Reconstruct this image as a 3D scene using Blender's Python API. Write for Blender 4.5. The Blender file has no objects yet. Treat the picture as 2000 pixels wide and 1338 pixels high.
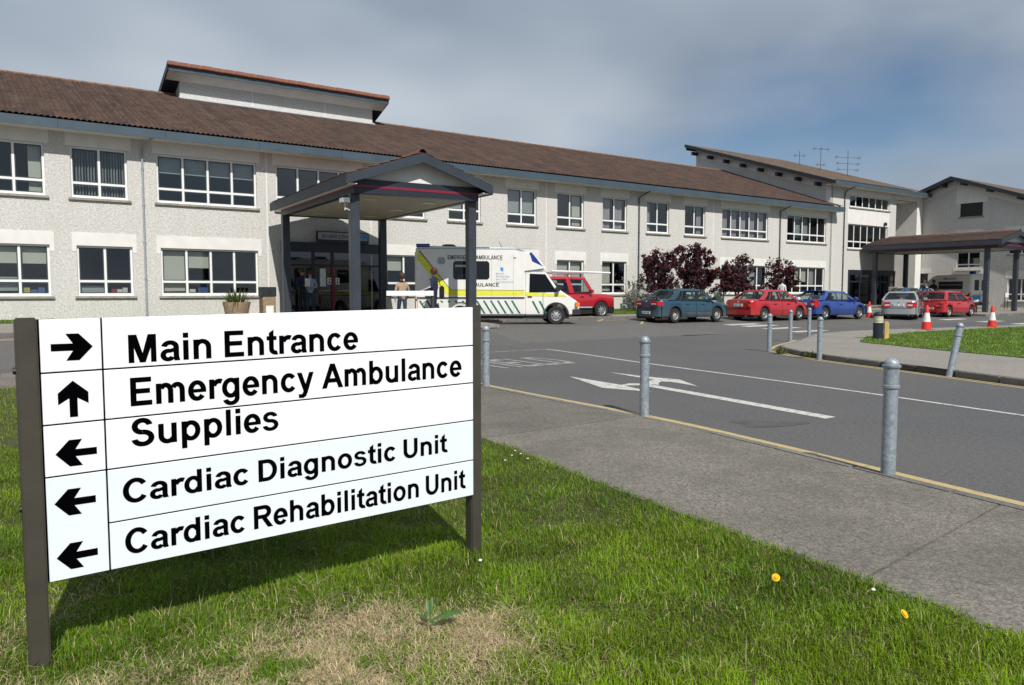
import bpy, bmesh, math, random
import numpy as np
from mathutils import Vector, Matrix
R = math.radians
random.seed(7)
SC = bpy.context.scene
COL = SC.collection

# ------------------------------------------------------------------ camera, sky, sun, exposure
cam_data = bpy.data.cameras.new("camera")
cam_data.sensor_width = 36.0
cam_data.lens = 26.64
cam_data.clip_start = 0.05
cam_data.clip_end = 3000
cam = bpy.data.objects.new("camera", cam_data)
COL.objects.link(cam)
cam.location = (0, 0, 1.55)
cam.rotation_euler = (R(90 - 3.904), 0, 0)
SC.camera = cam

SUN_AZ = (0.375, -0.927)          # horizontal direction towards the sun
SUN_EL = 46.0
world = bpy.data.worlds.new("World")
SC.world = world
world.use_nodes = True
wn = world.node_tree
wn.nodes.clear()
def WN(t, **k):
    n = wn.nodes.new(t)
    for a, b in k.items():
        setattr(n, a, b)
    return n
w_out = WN("ShaderNodeOutputWorld")
w_bg = WN("ShaderNodeBackground")
w_sky = WN("ShaderNodeTexSky", sky_type='NISHITA', sun_disc=False)
w_sky.sun_elevation = R(SUN_EL)
w_sky.sun_rotation = math.atan2(SUN_AZ[0], SUN_AZ[1])
w_sky.air_density = 1.0
w_sky.dust_density = 0.3
w_sky.ozone_density = 4.0
w_tc = WN("ShaderNodeTexCoord")
w_map = WN("ShaderNodeMapping")
w_map.inputs['Location'].default_value = (11.3, 8.4, 2.2)
w_map.inputs['Scale'].default_value = (1.0, 1.0, 2.2)
w_noise = WN("ShaderNodeTexNoise")
w_noise.inputs['Scale'].default_value = 1.3
w_noise.inputs['Detail'].default_value = 5.0
w_noise.inputs['Roughness'].default_value = 0.48
w_ramp = WN("ShaderNodeValToRGB")
w_ramp.color_ramp.elements[0].position = 0.345
w_ramp.color_ramp.elements[1].position = 0.47
w_n2 = WN("ShaderNodeTexNoise")
w_n2.inputs['Scale'].default_value = 1.9
w_n2.inputs['Detail'].default_value = 3.0
w_n2.inputs['Roughness'].default_value = 0.45
w_r2 = WN("ShaderNodeValToRGB")
w_r2.color_ramp.elements[0].position = 0.36
w_r2.color_ramp.elements[0].color = (3.3, 4.1, 5.2, 1)
w_r2.color_ramp.elements[1].position = 0.66
w_r2.color_ramp.elements[1].color = (7.0, 7.8, 8.7, 1)
w_mix = WN("ShaderNodeMix", data_type='RGBA')
L = wn.links.new
L(w_tc.outputs['Generated'], w_map.inputs['Vector'])
L(w_map.outputs['Vector'], w_noise.inputs['Vector'])
L(w_map.outputs['Vector'], w_n2.inputs['Vector'])
L(w_noise.outputs['Fac'], w_ramp.inputs['Fac'])
L(w_n2.outputs['Fac'], w_r2.inputs['Fac'])
L(w_ramp.outputs['Color'], w_mix.inputs['Factor'])
L(w_sky.outputs['Color'], w_mix.inputs['A'])
L(w_r2.outputs['Color'], w_mix.inputs['B'])
L(w_mix.outputs['Result'], w_bg.inputs['Color'])
w_bg.inputs['Strength'].default_value = 0.078
L(w_bg.outputs['Background'], w_out.inputs['Surface'])

sun_data = bpy.data.lights.new("sun", 'SUN')
sun_data.energy = 4.7
sun_data.angle = R(0.5)
sun_data.color = (1.0, 0.955, 0.89)
sun = bpy.data.objects.new("sun", sun_data)
COL.objects.link(sun)
sdir = Vector((-SUN_AZ[0] * math.cos(R(SUN_EL)), -SUN_AZ[1] * math.cos(R(SUN_EL)), -math.sin(R(SUN_EL))))
sun.rotation_euler = sdir.to_track_quat('-Z', 'Y').to_euler()
sun.location = (12, -30, 40)

vs = SC.view_settings
vs.view_transform = 'Standard'
vs.look = 'None'
vs.exposure = 0.0
vs.gamma = 1.0
vs.use_curve_mapping = False
SC.cycles.use_denoising = True
SC.cycles.max_bounces = 6
SC.cycles.transparent_max_bounces = 12
SC.cycles.caustics_reflective = False
SC.cycles.caustics_refractive = False

# ------------------------------------------------------------------ materials
def new_mat(name):
    m = bpy.data.materials.new(name)
    m.use_nodes = True
    nt = m.node_tree
    return m, nt, nt.nodes["Principled BSDF"]

def node(nt, t, **k):
    n = nt.nodes.new(t)
    for a, b in k.items():
        setattr(n, a, b)
    return n

def c4(c):
    return (c[0], c[1], c[2], 1.0)

def noise(nt, coord, scale, detail=4, rough=.55, stretch=None):
    n = node(nt, "ShaderNodeTexNoise")
    n.inputs['Scale'].default_value = scale
    n.inputs['Detail'].default_value = detail
    n.inputs['Roughness'].default_value = rough
    if stretch:
        mp = node(nt, "ShaderNodeMapping")
        mp.inputs['Scale'].default_value = stretch
        nt.links.new(coord, mp.inputs['Vector'])
        coord = mp.outputs['Vector']
    nt.links.new(coord, n.inputs['Vector'])
    return n.outputs['Fac']

def ramp(nt, fac, stops):
    r = node(nt, "ShaderNodeValToRGB")
    e = r.color_ramp.elements
    while len(e) < len(stops):
        e.new(0.5)
    for i, (p, c) in enumerate(stops):
        e[i].position = p
        e[i].color = c4(c)
    nt.links.new(fac, r.inputs['Fac'])
    return r.outputs['Color']

def mixc(nt, a, b, fac, mode='MIX'):
    m = node(nt, "ShaderNodeMix", data_type='RGBA', blend_type=mode)
    for sock, v in (('A', a), ('B', b), ('Factor', fac)):
        if isinstance(v, (int, float)):
            m.inputs[sock].default_value = v
        elif isinstance(v, tuple):
            m.inputs[sock].default_value = c4(v)
        else:
            nt.links.new(v, m.inputs[sock])
    return m.outputs['Result']

def bumpn(nt, bsdf, height, strength, dist=0.01):
    b = node(nt, "ShaderNodeBump")
    b.inputs['Strength'].default_value = strength
    b.inputs['Distance'].default_value = dist
    nt.links.new(height, b.inputs['Height'])
    nt.links.new(b.outputs['Normal'], bsdf.inputs['Normal'])

def simple(name, c, rough=.5, metal=0., var=.12, scale=6., bump=0., bscale=60., spec=.5, coat=0., stretch=None):
    m, nt, b = new_mat(name)
    tc = node(nt, "ShaderNodeTexCoord").outputs['Object']
    f = noise(nt, tc, scale, stretch=stretch)
    lo = tuple(max(0, x * (1 - var)) for x in c)
    hi = tuple(min(1, x * (1 + var)) for x in c)
    nt.links.new(ramp(nt, f, [(.3, lo), (.7, hi)]), b.inputs['Base Color'])
    b.inputs['Roughness'].default_value = rough
    b.inputs['Metallic'].default_value = metal
    b.inputs['Specular IOR Level'].default_value = spec
    b.inputs['Coat Weight'].default_value = coat
    b.inputs['Coat Roughness'].default_value = .08
    if bump:
        bumpn(nt, b, noise(nt, tc, bscale, 3), bump)
    return m

def speckle(name, base, dark, light, sc1, sc2, rough=.9, bump=.4, big=.5, bigc=None, bigamt=.35, dist=.006, streak=0., each=0.):
    """fine two-tone grain over slow stains"""
    m, nt, b = new_mat(name)
    tc = node(nt, "ShaderNodeTexCoord").outputs['Object']
    f1 = noise(nt, tc, sc1, 2, .6)
    f2 = noise(nt, tc, sc2, 2, .6)
    col = ramp(nt, f1, [(.32, dark), (.5, base), (.68, light)])
    col = mixc(nt, col, ramp(nt, f2, [(.3, dark), (.7, light)]), .35)
    f3 = noise(nt, tc, big, 5, .6)
    fr = ramp(nt, f3, [(.4, (0, 0, 0)), (.68, (1, 1, 1))])
    mul = node(nt, "ShaderNodeMath", operation='MULTIPLY')
    mul.inputs[1].default_value = bigamt
    nt.links.new(fr, mul.inputs[0])
    col = mixc(nt, col, bigc or dark, mul.outputs[0])
    if each:
        oi = node(nt, "ShaderNodeObjectInfo")
        col = mixc(nt, col, ramp(nt, oi.outputs['Random'], [(0, (1 - each, 1 - each, 1 - each)), (1, (1 + each, 1 + each * .93, 1 + each * .8))]), 1.0, 'MULTIPLY')
    if streak:
        f4 = noise(nt, tc, 2.2, 5, .65, (1.0, 1.0, .09))
        mu = node(nt, "ShaderNodeMath", operation='MULTIPLY')
        mu.inputs[1].default_value = streak
        nt.links.new(ramp(nt, f4, [(.48, (0, 0, 0)), (.75, (1, 1, 1))]), mu.inputs[0])
        col = mixc(nt, col, bigc or dark, mu.outputs[0])
    nt.links.new(col, b.inputs['Base Color'])
    b.inputs['Roughness'].default_value = rough
    b.inputs['Specular IOR Level'].default_value = .3
    bumpn(nt, b, f1, bump, dist)
    return m

def tile_mat(name, cols, pitch, row, zero_t=0.0):
    m, nt, b = new_mat(name)
    tc = node(nt, "ShaderNodeTexCoord").outputs['Object']
    dv = node(nt, "ShaderNodeVectorMath", operation='DIVIDE')
    dv.inputs[1].default_value = (pitch, row, 1000.0)
    nt.links.new(tc, dv.inputs[0])
    fl = node(nt, "ShaderNodeVectorMath", operation='FLOOR')
    nt.links.new(dv.outputs[0], fl.inputs[0])
    wnz = node(nt, "ShaderNodeTexWhiteNoise", noise_dimensions='3D')
    nt.links.new(fl.outputs[0], wnz.inputs['Vector'])
    col = ramp(nt, wnz.outputs['Value'], cols)
    st = noise(nt, tc, .6, 5, .6)
    col = mixc(nt, col, (.085, .075, .05), ramp(nt, st, [(.5, (0, 0, 0)), (.8, (.55, .55, .55))]))
    dc = node(nt, "ShaderNodeVectorMath", operation='DIVIDE')
    dc.inputs[1].default_value = (pitch / 4, 3.0, 1000.0)
    nt.links.new(tc, dc.inputs[0])
    fc = node(nt, "ShaderNodeVectorMath", operation='FLOOR')
    nt.links.new(dc.outputs[0], fc.inputs[0])
    wc = node(nt, "ShaderNodeTexWhiteNoise", noise_dimensions='3D')
    nt.links.new(fc.outputs[0], wc.inputs['Vector'])
    col = mixc(nt, col, ramp(nt, wc.outputs['Value'], [(.0, (.78, .78, .79)), (1.0, (1.20, 1.18, 1.14))]), 1.0, 'MULTIPLY')
    fine = noise(nt, tc, 30, 3)
    col = mixc(nt, col, ramp(nt, fine, [(.3, (.6, .6, .6)), (.7, (1.25, 1.25, 1.25))]), 1.0, 'MULTIPLY')
    nt.links.new(col, b.inputs['Base Color'])
    b.inputs['Roughness'].default_value = .9
    b.inputs['Specular IOR Level'].default_value = .25
    return m

def glass_mat(name, tint=(.75, .8, .8), refl=1.0, ior=1.5):
    m, nt, b = new_mat(name)
    nt.nodes.remove(b)
    out = nt.nodes['Material Output']
    tr = node(nt, "ShaderNodeBsdfTransparent")
    tr.inputs['Color'].default_value = c4(tint)
    gl = node(nt, "ShaderNodeBsdfGlossy")
    gl.inputs['Roughness'].default_value = .015
    gl.inputs['Color'].default_value = (refl, refl, refl, 1)
    lw = node(nt, "ShaderNodeLayerWeight")
    lw.inputs['Blend'].default_value = .5
    pw = node(nt, "ShaderNodeMath", operation='POWER')
    pw.inputs[1].default_value = 5.0
    nt.links.new(lw.outputs['Facing'], pw.inputs[0])
    f0 = ((ior - 1) / (ior + 1)) ** 2
    ma = node(nt, "ShaderNodeMath", operation='MULTIPLY_ADD')
    ma.inputs[1].default_value = 1 - f0
    ma.inputs[2].default_value = f0
    nt.links.new(pw.outputs[0], ma.inputs[0])
    mx = node(nt, "ShaderNodeMixShader")
    nt.links.new(ma.outputs[0], mx.inputs['Fac'])
    nt.links.new(tr.outputs[0], mx.inputs[1])
    nt.links.new(gl.outputs[0], mx.inputs[2])
    nt.links.new(mx.outputs[0], out.inputs['Surface'])
    return m

def leaf_mat(name, trans=.3, rough=.5):
    """plant colour from the mesh's own colour attribute"""
    m, nt, b = new_mat(name)
    at = node(nt, "ShaderNodeAttribute", attribute_name="col")
    nt.links.new(at.outputs['Color'], b.inputs['Base Color'])
    b.inputs['Roughness'].default_value = rough
    b.inputs['Specular IOR Level'].default_value = .35
    tl = node(nt, "ShaderNodeBsdfTranslucent")
    nt.links.new(at.outputs['Color'], tl.inputs['Color'])
    mx = node(nt, "ShaderNodeMixShader")
    mx.inputs['Fac'].default_value = trans
    out = nt.nodes['Material Output']
    nt.links.new(b.outputs[0], mx.inputs[1])
    nt.links.new(tl.outputs[0], mx.inputs[2])
    nt.links.new(mx.outputs[0], out.inputs['Surface'])
    return m

M = {}
M['pebble'] = speckle("pebbledash", (.615, .602, .57), (.37, .36, .335), (.78, .77, .74), 24, 11, .95, .8, .35, (.50, .485, .45), .30, .025, .45)
M['smooth_wall'] = simple("smooth_render", (.72, .705, .675), .85, var=.06, scale=2.5, bump=.08)
M['sill'] = simple("concrete_sill", (.30, .285, .24), .9, var=.2, scale=5, bump=.2)
M['upvc'] = simple("white_window_frame", (.80, .81, .80), .35, var=.03)
M['sash'] = simple("dark_sash", (.055, .07, .075), .4)
M['glass'] = glass_mat("window_glass", (.84, .86, .855), 1.0, 1.7)
M['roof'] = tile_mat("roof_tiles", [(.0, (.056, .038, .033)), (.35, (.074, .048, .040)), (.7, (.090, .056, .044)), (1.0, (.050, .038, .036))], .33, .32)
M['roof_far'] = tile_mat("far_roof_tiles", [(.0, (.120, .088, .070)), (.5, (.14, .102, .080)), (1.0, (.105, .080, .066))], .33, .32)
M['ridge'] = simple("terracotta_ridge", (.175, .070, .042), .85, var=.35, scale=3.5)
M['ridge_dull'] = simple("weathered_ridge", (.17, .095, .06), .9, var=.3, scale=3)
M['fascia'] = simple("blue_grey_fascia", (.052, .082, .108), .5, var=.14, scale=1.4, spec=.5)
M['canopy_fascia'] = simple("canopy_fascia_paint", (.030, .040, .052), .5, var=.14, scale=1.4, spec=.45)
M['fascia_dark'] = simple("dark_fascia", (.018, .024, .032), .5, var=.2)
M['steel_blue'] = simple("painted_steel", (.036, .044, .058), .42, var=.15, scale=2)
M['navy'] = simple("dark_navy_paint", (.016, .02, .034), .45)
M['red_stripe'] = simple("crimson_stripe", (.22, .010, .032), .45)
M['soffit'] = simple("cream_soffit", (.40, .36, .29), .8, var=.1, scale=3)
M['lead'] = simple("grey_flashing", (.42, .46, .50), .5, var=.15, scale=4)
M['pipe'] = simple("grey_downpipe", (.30, .33, .36), .5, var=.1)
M['pipe_dark'] = simple("dark_downpipe", (.07, .085, .10), .5, var=.1)
M['room'] = simple("room_wall", (.34, .34, .32), .9, var=.1)
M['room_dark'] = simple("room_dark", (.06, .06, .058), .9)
M['blind'] = simple("cream_blind", (.66, .65, .57), .85, var=.05, stretch=(1, 1, 20))
M['blind_grey'] = simple("grey_blind", (.42, .46, .46), .85, var=.06)
M['curtain'] = simple("lilac_curtain", (.50, .44, .48), .85, var=.2, scale=14, stretch=(3, 1, .05))
M['asphalt'] = speckle("asphalt", (.086, .086, .089), (.028, .028, .030), (.180, .179, .178), 80, 22, .85, .6, .16, (.128, .121, .112), .7, .005)
M['concrete'] = speckle("path_concrete", (.165, .151, .130), (.075, .068, .059), (.31, .29, .25), 75, 30, .92, .7, 1.1, (.085, .077, .068), .5, .007, 0., .14)
M['asphalt_old'] = speckle("weathered_asphalt", (.120, .116, .109), (.05, .049, .047), (.20, .194, .184), 70, 20, .88, .55, .2, (.105, .10, .093), .6, .005)
M['concrete_far'] = speckle("paving_concrete", (.26, .24, .21), (.17, .158, .138), (.34, .32, .285), 40, 9, .92, .35, .5, (.17, .158, .138), .4, .005)
M['kerb'] = speckle("kerb_concrete", (.17, .163, .15), (.09, .086, .08), (.26, .25, .23), 45, 12, .92, .45, .9, (.09, .085, .075), .5, .005, 0., .16)
M['kerb_dark'] = speckle("dark_kerb", (.06, .06, .06), (.03, .03, .03), (.11, .11, .105), 45, 12, .9, .45, .9, (.04, .04, .04), .4, .005)
M['soil'] = speckle("lawn_soil", (.045, .055, .016), (.02, .022, .010), (.10, .085, .04), 30, 8, 1.0, .6, .6, (.07, .065, .03), .5, .02)
M['verge'] = speckle("verge_turf", (.07, .125, .02), (.035, .06, .012), (.12, .19, .04), 26, 6, 1.0, .6, .5, (.09, .12, .03), .4, .02)
M['field'] = simple("far_ground", (.16, .15, .13), .95, var=.2)
def paint_mat(name, c, worn, thr):
    m, nt, b = new_mat(name)
    tc = node(nt, "ShaderNodeTexCoord").outputs['Object']
    f = noise(nt, tc, 9, 6, .7)
    f2 = noise(nt, tc, 70, 2)
    col = mixc(nt, c, worn, ramp(nt, f, [(thr, (0, 0, 0)), (thr + .16, (1, 1, 1))]))
    col = mixc(nt, col, worn, ramp(nt, f2, [(.52, (0, 0, 0)), (.72, (.7, .7, .7))]))
    nt.links.new(col, b.inputs['Base Color'])
    b.inputs['Roughness'].default_value = .8
    return m
M['white_line'] = paint_mat("worn_white_paint", (.56, .55, .51), (.20, .195, .185), .50)
M['faint_line'] = paint_mat("faint_white_paint", (.36, .35, .33), (.16, .157, .15), .45)
M['yellow_line'] = paint_mat("worn_yellow_paint", (.47, .365, .165), (.27, .225, .14), .52)
M['tar'] = simple("tar_patch", (.078, .076, .073), .7, var=.2, bump=.2)
def galv():
    m, nt, b = new_mat("galvanised_steel")
    tc = node(nt, "ShaderNodeTexCoord").outputs['Object']
    v = node(nt, "ShaderNodeTexVoronoi")
    v.inputs['Scale'].default_value = 38
    nt.links.new(tc, v.inputs['Vector'])
    col = ramp(nt, v.outputs['Color'], [(.1, (.22, .265, .30)), (.9, (.36, .405, .44))])
    f = noise(nt, tc, 5, 5, .65, (1, 1, .35))
    col = mixc(nt, col, (.50, .53, .55), ramp(nt, f, [(.55, (0, 0, 0)), (.72, (.8, .8, .8))]))
    f2 = noise(nt, tc, 3, 4, .6, (1, 1, .3))
    col = mixc(nt, col, (.19, .20, .20), ramp(nt, f2, [(.58, (0, 0, 0)), (.8, (.6, .6, .6))]))
    nt.links.new(col, b.inputs['Base Color'])
    b.inputs['Metallic'].default_value = .35
    b.inputs['Roughness'].default_value = .55
    return m
M['galv'] = galv()
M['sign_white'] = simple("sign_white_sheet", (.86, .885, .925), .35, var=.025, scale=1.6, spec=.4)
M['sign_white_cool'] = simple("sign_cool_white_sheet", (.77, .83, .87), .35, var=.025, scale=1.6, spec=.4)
M['sign_edge'] = simple("sign_aluminium_edge", (.34, .33, .31), .5)
M['sign_text'] = simple("sign_black_vinyl", (.0015, .0015, .002), .8, var=.05, spec=.0)
M['post'] = simple("brown_post_paint", (.072, .065, .053), .42, var=.16, scale=5, bump=.06, bscale=25, metal=.25)
M['black'] = simple("black_plastic", (.012, .012, .013), .55)
M['rubber'] = simple("tyre_rubber", (.018, .018, .018), .85, bump=.2)
M['rim'] = simple("wheel_alloy", (.50, .51, .52), .35, metal=.7, var=.1)
M['hubcap'] = simple("wheel_cover", (.42, .42, .41), .45, metal=.3)
M['car_glass'] = glass_mat("car_glass", (.62, .68, .66), 1.0, 1.5)
M['seat'] = simple("seat_cloth", (.06, .06, .065), .9)
M['plate'] = simple("number_plate", (.78, .78, .74), .5)
M['lamp_red'] = simple("tail_lamp", (.45, .01, .015), .15, coat=.6)
M['lamp_orange'] = simple("indicator_lamp", (.75, .16, .01), .2, coat=.6)
M['lamp_clear'] = simple("clear_lamp", (.62, .64, .66), .12, coat=.6)
M['lamp_blue'] = simple("blue_beacon", (.008, .035, .22), .15, coat=.6)
def paint(name, c, metal=0., rough=.22, dirt=.0):
    m, nt, b = new_mat(name)
    tc = node(nt, "ShaderNodeTexCoord").outputs['Object']
    f = noise(nt, tc, 3.2, 5, .6)
    sp = node(nt, "ShaderNodeSeparateXYZ")
    nt.links.new(tc, sp.inputs[0])
    mr = node(nt, "ShaderNodeMapRange")
    mr.inputs['From Min'].default_value = .75
    mr.inputs['From Max'].default_value = .2
    nt.links.new(sp.outputs['Z'], mr.inputs['Value'])
    mu = node(nt, "ShaderNodeMath", operation='MULTIPLY')
    nt.links.new(mr.outputs[0], mu.inputs[0])
    nt.links.new(ramp(nt, f, [(.25, (.1, .1, .1)), (.75, (1, 1, 1))]), mu.inputs[1])
    m2 = node(nt, "ShaderNodeMath", operation='MULTIPLY')
    nt.links.new(mu.outputs[0], m2.inputs[0])
    m2.inputs[1].default_value = dirt
    col = mixc(nt, ramp(nt, f, [(.3, tuple(x * .95 for x in c)), (.7, tuple(min(1, x * 1.05) for x in c))]), (.20, .19, .17), m2.outputs[0])
    nt.links.new(col, b.inputs['Base Color'])
    b.inputs['Metallic'].default_value = metal
    b.inputs['Roughness'].default_value = rough
    b.inputs['Coat Weight'].default_value = 1.0
    b.inputs['Coat Roughness'].default_value = .06
    return m
M['paint_teal'] = paint("teal_metallic_paint", (.012, .062, .105), .25, .35, .6)
M['paint_red'] = paint("red_car_paint", (.42, .008, .016), 0, .35, .25)
M['paint_blue'] = paint("blue_metallic_paint", (.016, .06, .30), .2, .35, .2)
M['paint_silver'] = paint("silver_metallic_paint", (.42, .43, .45), .5, .35, .15)
M['paint_red2'] = paint("bright_red_paint", (.44, .010, .018), 0, .35, .2)
M['paint_jeep'] = paint("jeep_red_paint", (.40, .006, .016), 0, .4, .2)
M['paint_white'] = paint("ambulance_white_paint", (.78, .775, .74), 0, .4, .35)
M['paint_green'] = paint("dark_green_paint", (.012, .028, .018), 0, .4, .2)
M['hi_vis'] = simple("yellow_reflective_band", (.72, .72, .05), .5, var=.05)
M['dark_green'] = simple("green_slash_tape", (.012, .14, .10), .5)
M['logo_blue'] = simple("logo_light_blue", (.06, .28, .62), .5)
M['logo_grey'] = simple("logo_grey", (.36, .42, .47), .6)
M['red_band'] = simple("dark_red_band", (.22, .02, .02), .5)
M['cone_orange'] = simple("cone_orange", (.62, .028, .018), .55, var=.12)
M['cone_white'] = simple("cone_white_sleeve", (.70, .71, .72), .5, var=.1)
M['louvre'] = simple("cream_louvre", (.55, .52, .38), .5)
M['stake'] = simple("yellow_stake", (.50, .36, .13), .85, var=.3, scale=9, stretch=(1, 1, .2))
M['aggregate'] = speckle("exposed_aggregate", (.28, .20, .12), (.14, .095, .06), (.46, .36, .25), 30, 14, .95, .6, 1.2, (.2, .14, .09), .4, .01)
M['bin_blue'] = simple("blue_bin_plastic", (.012, .10, .50), .45)
M['bark'] = simple("dark_bark", (.05, .038, .032), .95, var=.3, scale=20, bump=.5)
M['bark_grey'] = simple("grey_twig_bark", (.22, .20, .18), .95, var=.25, scale=20)
M['leaf'] = leaf_mat("leaf", .25, .5)
M['blade'] = leaf_mat("grass_blade", .34, .5)
M['skin'] = simple("skin", (.42, .24, .17), .6, var=.08)
M['hair_brown'] = simple("brown_hair", (.05, .025, .015), .7)
M['hair_auburn'] = simple("auburn_hair", (.07, .012, .008), .65)
M['beige'] = simple("beige_jumper", (.36, .26, .18), .9, var=.1, scale=14)
M['denim'] = simple("denim", (.035, .05, .09), .9)
M['navy_cloth'] = simple("navy_cloth", (.012, .017, .05), .85)
M['black_cloth'] = simple("black_cloth", (.012, .012, .014), .9)
M['blue_cloth'] = simple("blue_jacket", (.03, .12, .33), .85)
M['white_cloth'] = simple("white_shirt", (.66, .66, .72), .9)
M['grey_cloth'] = simple("grey_fleece", (.27, .28, .30), .95, var=.3, scale=12)
M['pale_blue'] = simple("pale_blue_top", (.32, .40, .52), .9)
M['paper'] = simple("white_paper", (.75, .75, .73), .8)
M['yellow'] = simple("dandelion_yellow", (.80, .50, .01), .7)
M['antenna'] = simple("aerial_metal", (.10, .10, .10), .5, metal=.5)
M['cloth_blue'] = simple("folded_blue_cloth", (.08, .16, .38), .9)
M['cloth_yellow'] = simple("folded_yellow_cloth", (.55, .50, .10), .9)
M['red_box'] = simple("red_box", (.45, .02, .03), .6)

# ------------------------------------------------------------------ helpers
def link(o, parent=None):
    COL.objects.link(o)
    if parent is not None:
        o.parent = parent
    return o

def tag(o, label=None, cat=None, group=None, kind=None):
    if label: o['label'] = label
    if cat: o['category'] = cat
    if group: o['group'] = group
    if kind: o['kind'] = kind
    return o

def thing(name, label, cat, loc=(0, 0, 0), rz=0., group=None):
    o = bpy.data.objects.new(name, None)
    o.empty_display_size = .1
    COL.objects.link(o)
    o.location = loc
    o.rotation_euler = (0, 0, rz)
    return tag(o, label, cat, group)

class MB:
    def __init__(s):
        s.v, s.f, s.mi, s.cur = [], [], [], 0
    def face(s, pts):
        i = len(s.v)
        s.v.extend([tuple(p) for p in pts])
        s.f.append(tuple(range(i, i + len(pts))))
        s.mi.append(s.cur)
    def box(s, x0, x1, y0, y1, z0, z1):
        i = len(s.v)
        s.v += [(x0, y0, z0), (x1, y0, z0), (x1, y1, z0), (x0, y1, z0), (x0, y0, z1), (x1, y0, z1), (x1, y1, z1), (x0, y1, z1)]
        for q in ((0, 3, 2, 1), (4, 5, 6, 7), (0, 1, 5, 4), (1, 2, 6, 5), (2, 3, 7, 6), (3, 0, 4, 7)):
            s.f.append(tuple(i + k for k in q)); s.mi.append(s.cur)
        return s
    def bar(s, p0, p1, w, h, upv=(0, 0, 1)):
        p0, p1 = Vector(p0), Vector(p1)
        a = (p1 - p0).normalized()
        r = a.cross(Vector(upv))
        if r.length < 1e-4: r = a.cross(Vector((0, 1, 0)))
        r.normalize(); u = r.cross(a)
        i = len(s.v)
        for p in (p0, p1):
            for sx, sy in ((-1, -1), (1, -1), (1, 1), (-1, 1)):
                s.v.append(tuple(p + r * (sx * w / 2) + u * (sy * h / 2)))
        for q in ((0, 1, 2, 3), (7, 6, 5, 4), (0, 4, 5, 1), (1, 5, 6, 2), (2, 6, 7, 3), (3, 7, 4, 0)):
            s.f.append(tuple(i + k for k in q)); s.mi.append(s.cur)
        return s
    def tube(s, p0, p1, r0, r1=None, n=8, caps=True):
        r1 = r0 if r1 is None else r1
        p0, p1 = Vector(p0), Vector(p1)
        a = (p1 - p0).normalized()
        t = a.cross(Vector((0, 0, 1)))
        if t.length < 1e-3: t = a.cross(Vector((1, 0, 0)))
        t.normalize(); b = a.cross(t)
        i = len(s.v)
        for p, r in ((p0, r0), (p1, r1)):
            for k in range(n):
                an = 2 * math.pi * k / n
                s.v.append(tuple(p + t * (math.cos(an) * r) + b * (math.sin(an) * r)))
        for k in range(n):
            k2 = (k + 1) % n
            s.f.append((i + k, i + k2, i + n + k2, i + n + k)); s.mi.append(s.cur)
        if caps:
            s.f.append(tuple(i + k for k in reversed(range(n)))); s.mi.append(s.cur)
            s.f.append(tuple(i + n + k for k in range(n))); s.mi.append(s.cur)
        return s
    def path(s, pts, r, n=6):
        for a, b in zip(pts, pts[1:]):
            s.tube(a, b, r, r, n)
        return s
    def lathe(s, prof, n=16, c=(0, 0, 0), axis='z', a0=0., a1=2 * math.pi):
        i = len(s.v)
        full = abs(a1 - a0 - 2 * math.pi) < 1e-6
        for r, h in prof:
            for k in range(n):
                an = a0 + (a1 - a0) * k / (n if full else n - 1)
                x, y = r * math.cos(an), r * math.sin(an)
                if axis == 'z': s.v.append((c[0] + x, c[1] + y, c[2] + h))
                else: s.v.append((c[0] + x, c[1] + h, c[2] + y))
        for j in range(len(prof) - 1):
            for k in range(n if full else n - 1):
                k2 = (k + 1) % n
                q = (i + j * n + k, i + j * n + k2, i + (j + 1) * n + k2, i + (j + 1) * n + k)
                s.f.append(q if axis == 'z' else q[::-1]); s.mi.append(s.cur)
        return s
    def prism(s, poly, h0, h1, plane='xz'):
        n = len(poly)
        i = len(s.v)
        def P(a, b, h):
            return {'xz': (a, h, b), 'xy': (a, b, h), 'yz': (h, a, b)}[plane]
        for h in (h0, h1):
            for a, b in poly: s.v.append(P(a, b, h))
        s.f.append(tuple(i + k for k in range(n))); s.mi.append(s.cur)
        s.f.append(tuple(i + n + k for k in reversed(range(n)))); s.mi.append(s.cur)
        for k in range(n):
            k2 = (k + 1) % n
            s.f.append((i + k2, i + k, i + n + k, i + n + k2)); s.mi.append(s.cur)
        return s
    def grid(s, pts):
        """pts[r][c] of points -> quads"""
        i = len(s.v); nr = len(pts); nc = len(pts[0])
        for r in pts:
            s.v += [tuple(p) for p in r]
        for r in range(nr - 1):
            for c in range(nc - 1):
                a = i + r * nc + c
                s.f.append((a, a + 1, a + nc + 1, a + nc)); s.mi.append(s.cur)
        return s
    def mesh(s, name, mats, smooth=False, bevel=0., seg=1, weld=False, fixn=True):
        me = bpy.data.meshes.new(name)
        me.from_pydata(s.v, [], s.f)
        for m in (mats if isinstance(mats, (list, tuple)) else [mats]):
            me.materials.append(M[m] if isinstance(m, str) else m)
        me.polygons.foreach_set('material_index', s.mi)
        if fixn or bevel or weld:
            bm = bmesh.new(); bm.from_mesh(me)
            if weld: bmesh.ops.remove_doubles(bm, verts=bm.verts, dist=weld if isinstance(weld, float) else 1e-4)
            if fixn: bmesh.ops.recalc_face_normals(bm, faces=bm.faces)
            if bevel:
                ed = [e for e in bm.edges if len(e.link_faces) == 2 and e.calc_face_angle(0) > .5]
                bmesh.ops.bevel(bm, geom=ed, offset=bevel, segments=seg, affect='EDGES', clamp_overlap=True)
            bm.to_mesh(me); bm.free()
        if smooth:
            me.polygons.foreach_set('use_smooth', [True] * len(me.polygons))
            try: me.set_sharp_from_angle(angle=R(38))
            except Exception: pass
        me.update()
        return me
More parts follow.
